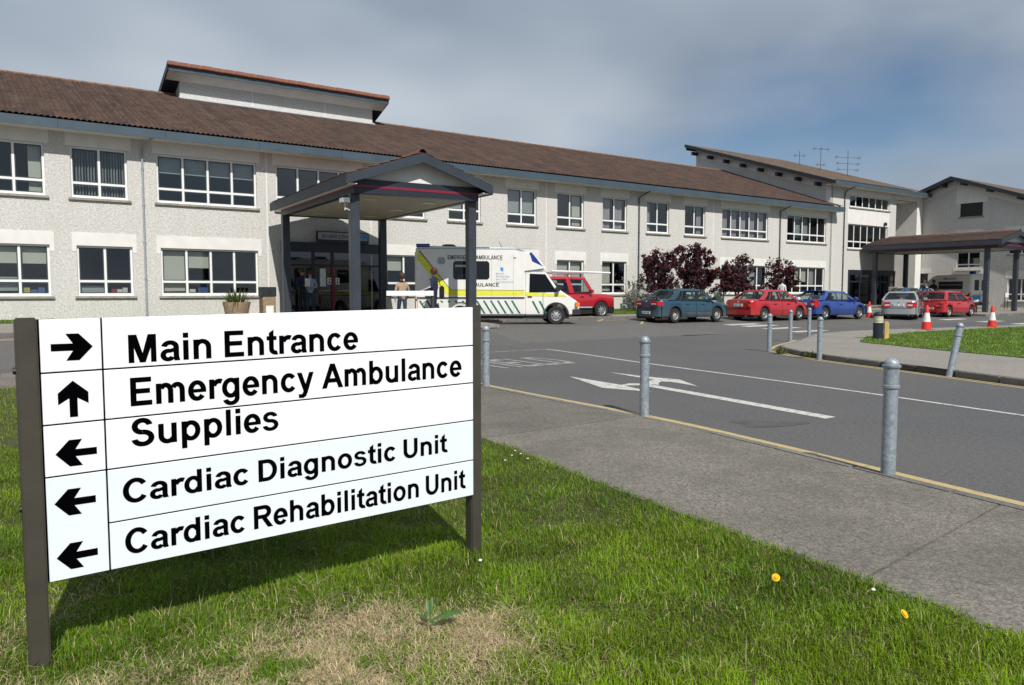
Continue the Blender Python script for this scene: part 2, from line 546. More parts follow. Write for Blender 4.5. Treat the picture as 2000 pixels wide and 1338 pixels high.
    def build(s, name, mats, parent=None, loc=None, rz=0., **k):
        o = bpy.data.objects.new(name, s.mesh(name, mats, **k))
        link(o, parent)
        if loc is not None: o.location = loc
        if rz: o.rotation_euler = (0, 0, rz)
        return o

def B(x0, x1, y0, y1, z0, z1):
    return MB().box(x0, x1, y0, y1, z0, z1)

def copy_tree(o, parent=None):
    c = o.copy(); COL.objects.link(c); c.parent = parent
    for ch in list(o.children): copy_tree(ch, c)
    return c

# facade frame: s along the long front, t into the building, z up
FA = R(35.2)
F0 = Vector((-16.044, 23.8, 0))
FD = Vector((math.cos(FA), math.sin(FA), 0))
FN = Vector((-math.sin(FA), math.cos(FA), 0))
def FP(s, t, z=0.): return F0 + FD * s + FN * t + Vector((0, 0, z))
KN = [(-400, .5), (0, .5), (5.5, .28), (6.8, .2), (8, .14), (10, .065), (14, 0), (2000, 0)]
KQ = [a for a, b in KN]; KZ = [b for a, b in KN]
def qof(x, y): return -((x - F0.x) * FN.x + (y - F0.y) * FN.y)
def sof(x, y): return (x - F0.x) * FD.x + (y - F0.y) * FD.y
def table(s, q):
    """raised set-down table outside the emergency entrance"""
    return .30 * float(np.interp(s, [9, 12, 18.5, 21], [0, 1, 1, 0])) * float(np.interp(q, [4.4, 6, 7.5, 8.5, 9.6, 11.5], [0, .4, .85, 1, 1, 0]))
def gz(x, y): return float(np.interp(qof(x, y), KQ, KZ)) + table(sof(x, y), qof(x, y))
def on_ground(x, y, dz=0.): return Vector((x, y, gz(x, y) + dz))

def sheet(name, poly, dz, mat, parent=None, cuts=(), thick=0.):
    """a level-following surface; dz may be a function of x, y"""
    bm = bmesh.new()
    bm.faces.new([bm.verts.new((x, y, 0)) for x, y in poly])
    for q in (0, 4.4, 5.5, 6, 6.8, 7.5, 8, 8.5, 9.6, 10, 11.5, 14):
        co = F0 - FN * q
        bmesh.ops.bisect_plane(bm, geom=bm.verts[:] + bm.edges[:] + bm.faces[:], plane_co=co, plane_no=FN)
    for s in (9, 12, 18.5, 21):
        bmesh.ops.bisect_plane(bm, geom=bm.verts[:] + bm.edges[:] + bm.faces[:], plane_co=F0 + FD * s, plane_no=FD)
    for co, no in cuts:
        bmesh.ops.bisect_plane(bm, geom=bm.verts[:] + bm.edges[:] + bm.faces[:], plane_co=co, plane_no=no)
    if thick:
        r = bmesh.ops.extrude_face_region(bm, geom=bm.faces[:])
        low = [v for v in r['geom'] if isinstance(v, bmesh.types.BMVert)]
        for v in low: v.co.z = -thick
    for v in bm.verts:
        d = dz(v.co.x, v.co.y) if callable(dz) else dz
        v.co.z = gz(v.co.x, v.co.y) + d + v.co.z
    bmesh.ops.triangulate(bm, faces=[f for f in bm.faces if len(f.verts) > 4])
    bmesh.ops.recalc_face_normals(bm, faces=bm.faces)
    if not thick:
        for f in bm.faces:
            if f.normal.z < 0: f.normal_flip()
    me = bpy.data.meshes.new(name); bm.to_mesh(me); bm.free()
    me.materials.append(M[mat])
    return link(bpy.data.objects.new(name, me), parent)
# ------------------------------------------------------------------ the setting: ground, road, paths, kerbs, lawns, markings
def SQ(s, q):
    p = FP(s, -q)
    return (p.x, p.y)
def struct(o): o['kind'] = 'structure'; return o

struct(sheet("ground", [(-700, -600), (900, -600), (900, 900), (-700, 900)], -.08, 'field'))

struct(sheet("driveway", [SQ(-30, 4.5), SQ(46, 4.3), SQ(57, 9), SQ(57, 11.5), SQ(30, 11.4), SQ(-30, 11.2)], .002, 'asphalt_old'))

def cr(p, k, u):
    n = len(p)
    a, b, c, d = (np.array(p[min(max(k + i, 0), n - 1)], float) for i in (-1, 0, 1, 2))
    return .5 * ((2 * b) + (c - a) * u + (2 * a - 5 * b + 4 * c - d) * u * u + (3 * b - a - 3 * c + d) * u ** 3)
def spline(p, sub=6):
    out = []
    for k in range(len(p) - 1):
        for j in range(sub): out.append(tuple(cr(p, k, j / sub)))
    out.append(tuple(map(float, p[-1])))
    return out
def offset(pl, d):
    """shift a polyline to its left by d"""
    out = []
    for i, p in enumerate(pl):
        a = np.array(pl[max(i - 1, 0)]); b = np.array(pl[min(i + 1, len(pl) - 1)])
        t = (b - a) / max(np.linalg.norm(b - a), 1e-9)
        out.append((p[0] - t[1] * d, p[1] + t[0] * d))
    return out
def resample(pl, step):
    pl = [np.array(p, float) for p in pl]
    out = [pl[0]]; need = step
    for a, b in zip(pl, pl[1:]):
        L = np.linalg.norm(b - a); pos = 0.
        while L - pos >= need:
            pos += need; out.append(a + (b - a) * pos / L); need = step
        need -= (L - pos)
    return [tuple(p) for p in out]
def band(name, pl, d0, d1, dz, mat, parent):
    a, b = offset(pl, d0), offset(pl, d1)
    return sheet(name, a + b[::-1], dz, mat, parent)

_kerb_mesh = {}
def kerb_run(parent, pl, inside, h, mat='kerb', step=.915, width=.125, dark=()):
    """kerb stones one by one along a polyline; inside = +1 when the path lies to its left"""
    pts = resample(pl, step)
    for i, (a, b) in enumerate(zip(pts, pts[1:])):
        a, b = np.array(a), np.array(b)
        key = (mat if i not in dark else 'kerb_dark', round(h, 3), width)
        if key not in _kerb_mesh:
            _kerb_mesh[key] = B(-step / 2 + .006, step / 2 - .006, 0, width, -.25, h).mesh("kerb_stone", key[0], bevel=.012, seg=2)
        o = bpy.data.objects.new("kerb_stone", _kerb_mesh[key])
        link(o, parent)
        mid = (a + b) / 2; t = b - a
        if inside < 0: t = -t
        z0, z1 = gz(*a), gz(*b)
        if inside < 0: z0, z1 = z1, z0
        o.location = (mid[0], mid[1], (z0 + z1) / 2 + random.uniform(-.004, .004))
        o.rotation_euler = (0, -math.atan2(z1 - z0, np.linalg.norm(t)), math.atan2(t[1], t[0]) + random.uniform(-.006, .006))

# near footpath: concrete bays behind a dropped kerb
OUT = [(-17.4, 8.1), (-9.34, 13.75), (-6.0, 15.9), (-4.0, 16.5), (-2.2, 15.3), (-.42, 12.22), (1.62, 9.23), (2.57, 7.53), (3.62, 5.4), (4.85, 3.0), (6.1, .5), (7.4, -2.4)]
INN = [(-16.5, 6.7), (-8.3, 12.15), (-5.2, 14.0), (-4.0, 14.1), (-3.1, 13.0), (-1.75, 10.45), (-.29, 7.80), (.79, 5.78), (1.85, 3.92), (3.0, 1.9), (4.2, -.6), (5.4, -3.4)]
OS, IS = spline(OUT), spline(INN)
road = struct(sheet("road", [(-60, -22)] + OS + [(12, -12), (14, -25), (80, -25), (95, 70), (60, 110), (-60, 90)], 0., 'asphalt'))
near_path = struct(sheet("footpath", OS + IS[::-1], .004, 'kerb_dark'))
OB = offset(OS, -.14)
cuts = [0, 6, 15, 24, 30, 36, 48, 60, 66]
for a, b in zip(cuts, cuts[1:]):
    o, i = OB[a:b + 1], IS[a:b + 1]
    def shrink(p, q_, r=.010):
        v = np.array(q_) - np.array(p); v = v / np.linalg.norm(v) * r
        return tuple(np.array(p) + v)
    o[0], o[-1] = shrink(o[0], o[1]), shrink(o[-1], o[-2])
    i[0], i[-1] = shrink(i[0], i[1]), shrink(i[-1], i[-2])
    sheet("concrete_bay", o + i[::-1], .02, 'concrete', near_path, thick=.12)
kerb_run(near_path, OS, -1, .018)
markings = struct(sheet("road_marking", [SQ(20, 4.85), SQ(46, 4.85), SQ(46, 4.95), SQ(20, 4.95)], .004, 'yellow_line'))
def mark(poly, mat='white_line', dz=.004):
    return sheet("painted_line", poly, dz, mat, markings)
band("painted_line", OS[24:], .03, .145, .004, 'yellow_line', markings)
mark([SQ(-25, 5.1), SQ(7, 5.1), SQ(7, 5.2), SQ(-25, 5.2)], 'yellow_line')
mark([SQ(-25, 5.35), SQ(7, 5.35), SQ(7, 5.45), SQ(-25, 5.45)], 'yellow_line')
# turning arrow, lane line, worn word, crossing bars
mark([(1.04, 13.65), (1.44, 12.03), (2.14, 11.55), (1.8, 12.42)])
mark([(1.72, 12.30), (1.95, 12.60), (2.25, 12.60), (2.25, 12.36), (2.02, 12.35)], dz=.0045)
mark([(1.84, 14.36), (2.45, 13.61), (2.93, 13.14), (3.02, 12.22), (2.77, 12.72), (2.39, 13.26)])
mark([(2.28, 12.50), (2.34, 12.95), (2.51, 13.18), (2.86, 12.98), (2.78, 12.77), (2.56, 12.88), (2.47, 12.7), (2.42, 12.40)], dz=.0045)
mark([(2.26, 12.56), (3.98, 9.23), (3.80, 9.10), (2.12, 12.36)])
LINE = [(.9, 19.85), (1.55, 18.9), (2.83, 16.24), (4.99, 12.22), (6.37, 9.34), (7.9, 6.2), (9.4, 3.0)]
band("painted_line", spline(LINE), -.045, .045, .004, 'white_line', markings)
band("painted_line", [(-6.2, 15.6 + .9), (-3.0, 17.5), (-.51, 18.89), (.9, 19.85)], -.04, .04, .004, 'faint_line', markings)
for cx, cy in ((9.75, 32.0), (10.25, 31.35), (10.77, 30.2), (11.15, 28.45), (11.45, 26.75)):
    c = Vector((cx, cy, 0)); u = FD * 1.02; w = FN * .24
    mark([tuple((c - u - w)[:2]), tuple((c + u - w)[:2]), tuple((c + u + w)[:2]), tuple((c - u + w)[:2])])
for cx, cy in ((22.9, 39.3), (23.7, 37.5), (24.2, 35.7), (25.0, 34.0)):
    c = Vector((cx, cy, 0)); u = FD * 1.1; w = FN * .25
    mark([tuple((c - u - w)[:2]), tuple((c + u - w)[:2]), tuple((c + u + w)[:2]), tuple((c - u + w)[:2])])
mark([(2.93, 28.93), (3.05, 28.9), (4.12, 33.1), (4.0, 33.13)], 'yellow_line')
mark([(5.0, 29.9), (5.1, 29.87), (5.55, 31.8), (5.45, 31.83)], 'yellow_line')
# tar repair
pts = []
for k in range(18):
    an = 2 * math.pi * k / 18; r = 1 + .22 * math.sin(3 * an + 1) + .1 * math.sin(5 * an)
    pts.append((2.99 + .42 * r * math.cos(an), 8.78 + .22 * r * math.sin(an)))
struct(sheet("tar_patch", pts, .003, 'tar'))

# island on the far side of the near road
ISL = [(9.9, 6.5), (8.9, 10.2), (8.31, 12.2), (7.95, 13.6), (7.55, 15.0), (7.05, 16.8), (6.85, 18.4), (7.05, 20.1), (7.75, 21.6), (8.55, 22.9), (10.08, 25.7), (11.1, 27.1), (13.0, 28.7), (15.9, 30.3), (19.2, 32.0), (24.5, 35.0)]
IK = spline(ISL)
def isl_dz(x, y): return .03 + .085 * max(0., min(1., (23.2 - y) / 3.2))
ycuts = [(Vector((0, y, 0)), Vector((0, 1, 0))) for y in (20, 20.8, 21.6, 22.4, 23.2)]
IB = offset(IK, -.125)
island = struct(sheet("island_pavement", IB + [(40, 42), (44, 5)], isl_dz, 'concrete_far', cuts=ycuts, thick=.1))
k_end = min(range(len(IK)), key=lambda i: abs(IK[i][1] - 20.3))
kerb_run(island, IK[:k_end + 1], -1, .112, dark=(3, 8, 9, 12))
for i in range(0, 6):
    pass
IKf = IK[k_end:]
kerb_run(island, IKf, -1, .028)
band("painted_line", IK[6:k_end], .05, .12, .004, 'yellow_line', markings)
band("painted_line", IK[6:k_end], .20, .27, .004, 'yellow_line', markings)
band("painted_line", IK[k_end - 2:k_end + 14], .06, .16, .004, 'yellow_line', markings)
LAWN2 = spline([(10.57, 22.94), (11.7, 24.9), (13.22, 26.39), (15.16, 28.0), (18.16, 29.83), (21.58, 31.9), (28, 35.5)], 4) + [(40, 38), (41, 8), (13.2, 8.0)] + spline([(12.3, 11.0), (11.5, 14.0), (10.94, 16.12), (10.59, 17.36), (10.19, 18.79), (9.99, 20.47), (10.1, 21.8), (10.57, 22.94)], 4)
lawn2 = struct(sheet("island_lawn", LAWN2, lambda x, y: isl_dz(x, y) + .012, 'verge', cuts=ycuts))

# near lawn
LAWN1 = IS + [(5.6, -9), (-24, -9), (-24, 1.5)]
def edge_d(x, y): return (x + .29) * .876 + (y - 7.8) * .483
def lawn_dz(x, y): return .016 + .05 * np.clip(edge_d(x, y), -1.0, 0.)
_no = Vector((.876, .483, 0))
lawn1 = struct(sheet("lawn", LAWN1, lambda x, y: float(lawn_dz(x, y)), 'soil', cuts=[(Vector((-.29, 7.8, 0)), _no), (Vector((-.29, 7.8, 0)) - _no, _no)]))

# beside the building
fp_left = struct(sheet("building_footpath", [SQ(-25, 1.3), SQ(7.2, 1.3), SQ(7.2, 4.48), SQ(-25, 4.48)], .12, 'concrete_far', thick=.1))
kerb_run(fp_left, [SQ(-25, 4.6), SQ(7.2, 4.6)], 1, .118)
fp_right = struct(sheet("roadside_footpath", [SQ(12.65, 3.4), SQ(46, 3.4), SQ(46, 4.28), SQ(12.65, 4.28)], .12, 'concrete_far', thick=.1))
kerb_run(fp_right, [SQ(12.65, 4.4), SQ(46, 4.4)], 1, .118)
apron = struct(sheet("entrance_apron", [SQ(7.2, 0), SQ(12.6, 0), SQ(12.6, 9.3), SQ(7.2, 9.3)], .125, 'concrete_far', thick=.1))
forecourt = struct(sheet("forecourt_paving", [SQ(46.02, -.2), SQ(57, -.2), SQ(57, 9), SQ(46.02, 9)], .12, 'concrete_far', thick=.1))
kerb_run(forecourt, [SQ(46.0, 9.12), SQ(57, 9.12)], 1, .118)
verge_l = struct(sheet("verge_lawn", [SQ(-25, -.1), SQ(7.2, -.1), SQ(7.2, 1.3), SQ(-25, 1.3)], .135, 'verge'))
verge_r = struct(sheet("planted_verge", [SQ(12.65, -.1), SQ(46, -.1), SQ(46, 3.4), SQ(12.65, 3.4)], .135, 'verge'))

# ------------------------------------------------------------------ grass blades
def in_poly(px, py, poly):
    ins = np.zeros(len(px), bool)
    x0, y0 = poly[-1]
    for x1, y1 in poly:
        c = ((y0 > py) != (y1 > py)) & (px < (x1 - x0) * (py - y0) / ((y1 - y0) if y1 != y0 else 1e-9) + x0)
        ins ^= c
        x0, y0 = x1, y1
    return ins

def vnoise(x, y, f, seed):
    """smooth value noise, vectorised"""
    rs = np.random.RandomState(seed); T = rs.rand(64, 64)
    u, v = x * f, y * f
    iu, iv = np.floor(u).astype(int), np.floor(v).astype(int)
    fu, fv = u - iu, v - iv
    fu = fu * fu * (3 - 2 * fu); fv = fv * fv * (3 - 2 * fv)
    g = lambda a, b: T[a % 64, b % 64]
    return (g(iu, iv) * (1 - fu) + g(iu + 1, iv) * fu) * (1 - fv) + (g(iu, iv + 1) * (1 - fu) + g(iu + 1, iv + 1) * fu) * fv

def grass(name, label, x, y, z, hgt, wid, dry, seed, parent=None, green=((.080, .172, .003), (.248, .385, .010)), top_lean=.95):
    rs = np.random.RandomState(seed)
    n = len(x)
    clump = vnoise(x, y, 6.0, seed + 1); big = vnoise(x, y, 1.3, seed + 2)
    isdry = rs.rand(n) < dry
    h = hgt * (.35 + 1.0 * rs.rand(n) ** 1.5 + .25 * (rs.rand(n) < .04)) * (.5 + 1.0 * clump)
    lean = (rs.rand(n) ** 1.2) * top_lean + .12
    lean = np.where(isdry, .75 + .5 * rs.rand(n), lean)
    h = np.where(isdry, h * 1.25 + .01, h)
    tall = rs.rand(n) < .0004
    h = np.where(tall, hgt * 2.4, h); lean = np.where(tall, .25, lean); isdry = isdry | tall
    an = rs.rand(n) * 2 * np.pi + (big - .5) * 3
    dx, dy = np.cos(an), np.sin(an)
    wx, wy = -dy, dx
    w = wid * (.6 + .8 * rs.rand(n)) * np.where(isdry, .8, 1.)
    rz = np.cos(lean); rl = np.sin(lean)
    V = np.zeros((n, 5, 3), np.float32)
    def put(k, f, side, bend):
        lx = rl * h * f * bend
        V[:, k, 0] = x + dx * lx + wx * w * side
        V[:, k, 1] = y + dy * lx + wy * w * side
        V[:, k, 2] = z + h * f * (1 - (1 - rz) * bend)
    put(0, 0., -.5, 1.); put(1, 0., .5, 1.)
    put(2, .55, -.42, .75); put(3, .55, .42, .75)
    put(4, 1., 0., 1.25)
    g0, g1 = np.array(green[0]), np.array(green[1])
    mix = np.clip(.25 + .9 * (rs.rand(n) - .35) + .9 * (big - .5), 0, 1)[:, None]
    col = g0 * (1 - mix) + g1 * mix
    yel = (rs.rand(n) < .07)[:, None]
    col = np.where(yel, np.array((.27, .32, .05)), col)
    thatch = (rs.rand(n) < .06)[:, None]
    col = np.where(thatch, np.array((.15, .10, .045)), col)
    col = col * (.70 + .62 * vnoise(x, y, 3.1, seed + 7))[:, None]
    straw = np.array((.62, .51, .31)) * (.55 + .75 * rs.rand(n))[:, None]
    col = np.where(isdry[:, None], straw, col)
    C = np.ones((n, 5, 4), np.float32)
    C[:, :, :3] = col[:, None, :]
    me = bpy.data.meshes.new(name)
    me.vertices.add(n * 5)
    me.vertices.foreach_set('co', V.reshape(-1))
    base = (np.arange(n) * 5)[:, None]
    loops = np.concatenate([base + np.array([0, 1, 3, 2]), base + np.array([2, 3, 4])], axis=1).reshape(-1)
    me.loops.add(n * 7)
    me.loops.foreach_set('vertex_index', loops.astype(np.int32))
    me.polygons.add(n * 2)
    ls = np.stack([np.arange(n) * 7, np.arange(n) * 7 + 4], 1).reshape(-1)
    me.polygons.foreach_set('loop_start', ls.astype(np.int32))
    me.polygons.foreach_set('loop_total', np.tile([4, 3], n).astype(np.int32))
    at = me.color_attributes.new('col', 'FLOAT_COLOR', 'POINT')
    at.data.foreach_set('color', C.reshape(-1))
    me.update(calc_edges=True)
    me.materials.append(M['blade'])
    o = link(bpy.data.objects.new(name, me), parent)
    return tag(o, label, 'grass', kind='stuff')

def scatter(poly, x0, x1, y0, y1, dens, seed):
    rs = np.random.RandomState(seed)
    n = int((x1 - x0) * (y1 - y0) * dens)
    x = x0 + (x1 - x0) * rs.rand(n); y = y0 + (y1 - y0) * rs.rand(n)
    k = in_poly(x, y, poly)
    return x[k], y[k]

def frustum(x, y, m=.8):
    return (np.abs(x) < .70 * y + m) & (y > 1.7)

edge = offset(IS, .035)
LW = edge + [(5.6, -9), (-24, -9), (-24, 1.5)]
xs, ys = [], []
for k, (ya, yb, dn) in enumerate(((1.7, 3.6, 20000), (3.6, 5.0, 14000), (5.0, 7.5, 7500), (7.5, 14.2, 1700))):
    a, b = scatter(LW, -9.5, 4.6, ya, yb, dn, 20 + k)
    f = frustum(a, b)
    xs.append(a[f]); ys.append(b[f])
gx, gy = np.concatenate(xs), np.concatenate(ys)
rs_ = np.random.RandomState(99)
_w = sum(a * np.exp(-(((gx - cx) / rx) ** 2 + ((gy - cy) / ry) ** 2)) for a, cx, cy, rx, ry in ((1.1, -.80, 3.02, .36, .36), (1., -.14, 3.36, .22, .26), (.6, -.55, 3.55, .34, .18), (.7, -1.7, 2.72, .45, .22)))
_k = rs_.rand(len(gx)) < np.clip(_w, 0, 1) * .6
gx = np.concatenate([gx, gx[_k] + rs_.normal(0, .012, _k.sum()), gx[_k] + rs_.normal(0, .02, _k.sum())]); gy = np.concatenate([gy, gy[_k] + rs_.normal(0, .012, _k.sum()), gy[_k] + rs_.normal(0, .02, _k.sum())])
def blob(cx, cy, rx, ry): return np.exp(-(((gx - cx) / rx) ** 2 + ((gy - cy) / ry) ** 2))
nz = vnoise(gx, gy, 3.2, 77) * .35 + vnoise(gx, gy, 8., 78) * .35 + vnoise(gx, gy, 19., 79) * .3
dry = (.40 * blob(-.75, 3.15, .75, .45) + 1.15 * blob(-.80, 3.02, .34, .34) + 1.05 * blob(-.14, 3.36, .20, .24) + .75 * blob(-.55, 3.55, .34, .18) + .75 * blob(-1.7, 2.72, .45, .22) + .45 * blob(-.3, 2.8, .5, .2) + .45 * blob(-2.25, 3.5, .12, .5))
dry = np.clip(dry * (-.40 + 2.2 * nz), 0, .82) + .02 + .05 * (nz > .64)
hg = np.interp(gy, [2, 4, 8], [.043, .043, .044]) * (1 - .45 * np.clip(dry, 0, 1)) * (1 + .5 * (nz > .66))
# long tufts the mower missed round the posts
for px, py in ((-1.98, 3.09), (-.22, 4.42)):
    hg = hg * (1 + .1 * np.exp(-(((gx - px) ** 2 + (gy - py) ** 2) / .02)))
# uncut line beneath the panel
ex, ey = -.23 + 1.98, 4.40 - 3.09
tt = np.clip(((gx + 1.98) * ex + (gy - 3.09) * ey) / (ex * ex + ey * ey), 0, 1)
dl = np.hypot(gx - (-1.98 + ex * tt), gy - (3.09 + ey * tt))
hg = hg * (1 + .35 * np.exp(-(dl / .16) ** 2))
grass("lawn_grass", "rough mown grass with straw-coloured dry patches in front of the direction sign", gx, gy, lawn_dz(gx, gy) - .002, hg, .0036, np.clip(dry, 0, .95), 5, None)
a, b = scatter(LAWN2, 9.9, 24, 9.5, 34, 420, 31)
f = (np.abs(a) < .72 * b + 1)
a, b = a[f], b[f]
zz = np.array([gz(p, q) + isl_dz(p, q) + .01 for p, q in zip(a, b)])
grass("island_grass", "bright mown grass on the island beyond the bollards", a, b, zz, .05, .014, np.full(len(a), .05), 6, None, green=((.085, .18, .006), (.20, .34, .018)))
def strip_grass(nm, lab, s0, s1, q0, q1, dn, seed):
    rs = np.random.RandomState(seed)
    n = int((s1 - s0) * (q1 - q0) * dn)
    s = s0 + (s1 - s0) * rs.rand(n); q = q0 + (q1 - q0) * rs.rand(n)
    X = F0.x + FD.x * s - FN.x * q; Y = F0.y + FD.y * s - FN.y * q
    Z = np.interp(q, KQ, KZ) + .13
    grass(nm, lab, X, Y, Z, .07, .02, np.full(n, .05), seed, None, green=((.09, .17, .012), (.19, .29, .03)))
strip_grass("verge_grass", "narrow strip of grass along the wall behind the direction sign", -3, 6.5, 0, 1.28, 350, 41)
strip_grass("planted_verge_grass", "grass strip under the purple-leaved trees along the long front", 19, 45, 0, 3.38, 220, 42)
# ------------------------------------------------------------------ the long two-storey building
def fthing(name, label, cat, group=None): return thing(name, label, cat, F0, FA, group)

hosp = fthing("hospital_building", "long two-storey pebbledash hospital building with brown tiled roof and white windows", "building")

def wall_with_holes(name, s0, s1, z0, z1, holes, parent, mat='pebble', t=0., depth=.22, extra=()):
    """front skin at t, cut round its openings, with real reveals"""
    S = sorted({s0, s1, *extra, *[h[0] for h in holes], *[h[1] for h in holes]})
    Z = sorted({z0, z1, *[h[2] for h in holes], *[h[3] for h in holes]})
    S = [x for x in S if s0 - 1e-6 <= x <= s1 + 1e-6]; Z = [x for x in Z if z0 - 1e-6 <= x <= z1 + 1e-6]
    mb = MB()
    for a, b in zip(S, S[1:]):
        for c, d in zip(Z, Z[1:]):
            m, k = (a + b) / 2, (c + d) / 2
            if any(h[0] < m < h[1] and h[2] < k < h[3] for h in holes): continue
            mb.face([(a, t, c), (b, t, c), (b, t, d), (a, t, d)])
    for h in holes:
        a, b, c, d = h
        e = t + depth
        mb.face([(a, t, c), (a, e, c), (a, e, d), (a, t, d)])
        mb.face([(b, e, c), (b, t, c), (b, t, d), (b, e, d)])
        mb.face([(a, t, d), (a, e, d), (b, e, d), (b, t, d)])
        if c > z0 + 1e-6: mb.face([(a, e, c), (a, t, c), (b, t, c), (b, e, c)])
    return mb.build(name, mat, parent, weld=True, fixn=False)

pane_cache = {}
def window(parent, s0, s1, z0, z1, cols, split=True, t=0., fill=None, sill=True, name="window"):
    """white frame with mullions, dark sashes, separate panes, sill and whatever hangs behind the glass"""
    fw, mw = .065, .072
    ya, yb = t + .085, t + .15
    mb = MB()
    mb.box(s0, s0 + fw, ya, yb, z0, z1).box(s1 - fw, s1, ya, yb, z0, z1)
    mb.box(s0 + fw, s1 - fw, ya, yb, z0, z0 + .085).box(s0 + fw, s1 - fw, ya, yb, z1 - fw, z1)
    w = (s1 - s0 - 2 * fw - (cols - 1) * mw) / cols
    zt = z0 + .085 + (z1 - z0) * .22
    xs = [s0 + fw + k * (w + mw) for k in range(cols)]
    for k in range(1, cols):
        mb.box(xs[k] - mw, xs[k], ya + .002, yb - .002, z0 + .085, z1 - fw)
    if split:
        for k in range(cols):
            mb.box(xs[k], xs[k] + w, ya + .004, yb - .004, zt, zt + .075)
    win = mb.build(name, 'upvc', parent, fixn=False)
    rows = [(z0 + .085, zt), (zt + .075, z1 - fw)] if split else [(z0 + .085, z1 - fw)]
    sm = MB(); sw = .032
    panes = []
    for k in range(cols):
        for c, d in rows:
            a, b = xs[k], xs[k] + w
            y0, y1 = ya + .018, yb - .012
            sm.box(a, a + sw, y0, y1, c, d).box(b - sw, b, y0, y1, c, d).box(a + sw, b - sw, y0, y1, c, c + sw).box(a + sw, b - sw, y0, y1, d - sw, d)
            panes.append((a + sw, b - sw, c + sw, d - sw))
    sm.build("sash", 'sash', win, fixn=False)
    for a, b, c, d in panes:
        key = (round(b - a, 3), round(d - c, 3))
        if key not in pane_cache:
            pane_cache[key] = B(0, b - a, 0, .006, 0, d - c).mesh("pane", 'glass', fixn=False)
        o = bpy.data.objects.new("pane", pane_cache[key]); link(o, win)
        o.location = (a, t + .115, c)
        o.rotation_euler = (random.uniform(-.006, .006), 0, random.uniform(-.006, .006))
    if sill:
        B(s0 - .09, s1 + .09, t - .075, t + .084, z0 - .085, z0 - .002).build("sill", 'sill', win, bevel=.008, fixn=False)
    if fill:
        for f in fill:
            kind, c0, c1, f0, f1 = f[:5]     # columns from..to, drop from f1 down to f0 (0..1 of the height)
            a = xs[int(c0)] + (c0 % 1) * w; b = xs[int(c1 - 1e-6)] + ((c1 - 1e-6) % 1) * w
            zz0, zz1 = z0 + .08 + (z1 - z0 - .1) * f0, z0 + .08 + (z1 - z0 - .14) * f1
            yy = t + .24
            if kind in ('blind', 'blind_grey'):
                B(a, b, yy, yy + .006, zz0, zz1).build("blind", kind, win, fixn=False)
            elif kind == 'curtain':
                n = max(6, int((b - a) / .03)); g = []
                for j in range(n + 1):
                    x = a + (b - a) * j / n
                    g.append((x, yy + .03 * math.sin(j * 1.9) + .015 * math.sin(j * .7)))
                mb2 = MB(); mb2.grid([[(x, y, zz0) for x, y in g], [(x, y, zz1) for x, y in g]])
                mb2.build("curtain", 'curtain', win, smooth=True, fixn=False)
            elif kind == 'vertical':
                n = max(3, int((b - a) / .085)); mb2 = MB()
                for j in range(n):
                    x = a + (b - a) * (j + .5) / n
                    mb2.bar((x, yy + .04, zz0), (x, yy + .04, zz1), .078, .004, (math.sin(1.1), math.cos(1.1) * (1 if j % 4 else .4), 0))
                mb2.build("blind", 'blind_grey', win, fixn=False)
            elif kind == 'stack':
                cols_ = f[5]
                n = len(cols_)
                for j, m in enumerate(cols_):
                    x = a + (b - a) * j / n; ww = (b - a) / n
                    hh = (zz1 - zz0) * random.uniform(.55, 1.)
                    B(x, x + ww * .92, yy - .02 + random.uniform(0, .05), yy + .16, z0 + .03, z0 + .03 + hh).build("stored_item", m, win, bevel=.01, fixn=False)
    return win

NARROW, HI = 1.67, 1.66
UZ0, UZ1, LZ0, LZ1 = 4.60, 6.26, 1.38, 3.04
upper = [
    (-1.95, 1.33, 4, [('blind', 3.5, 4, .03, 1), ('blind_grey', 0, 1, .4, 1)]),
    (2.05, 3.72, 2, [('vertical', 0, 2, .02, .98)]),
    (4.63, 8.04, 4, [('blind_grey', 0, 4, .62, 1)]),
    (8.77, 12.15, 4, None),
    (13.45, 15.12, 2, None),
    (16.26, 17.93, 2, [('blind_grey', 0, 1, .2, 1)]),
    (19.38, 21.05, 2, [('blind_grey', .1, 2, .28, 1)]),
    (22.29, 23.96, 2, [('blind', 1.3, 2, .04, 1)]),
    (25.2, 26.87, 2, [('curtain', 0, .8, .03, 1), ('curtain', 1.05, 1.85, .03, 1)]),
    (28.3, 29.97, 2, [('curtain', 0, .5, .03, 1)]),
    (31.2, 32.87, 2, [('curtain', 1.4, 1.9, .03, 1)]),
    (34.3, 38.5, 5, [('curtain', .1, .8, .03, 1), ('curtain', 1.1, 1.8, .03, 1), ('curtain', 2.1, 2.8, .03, 1), ('curtain', 3.1, 3.8, .03, 1), ('curtain', 4.1, 4.8, .03, 1)]),
    (40.4, 44.55, 5, [('blind_grey', 1, 3, .12, 1)]),
]
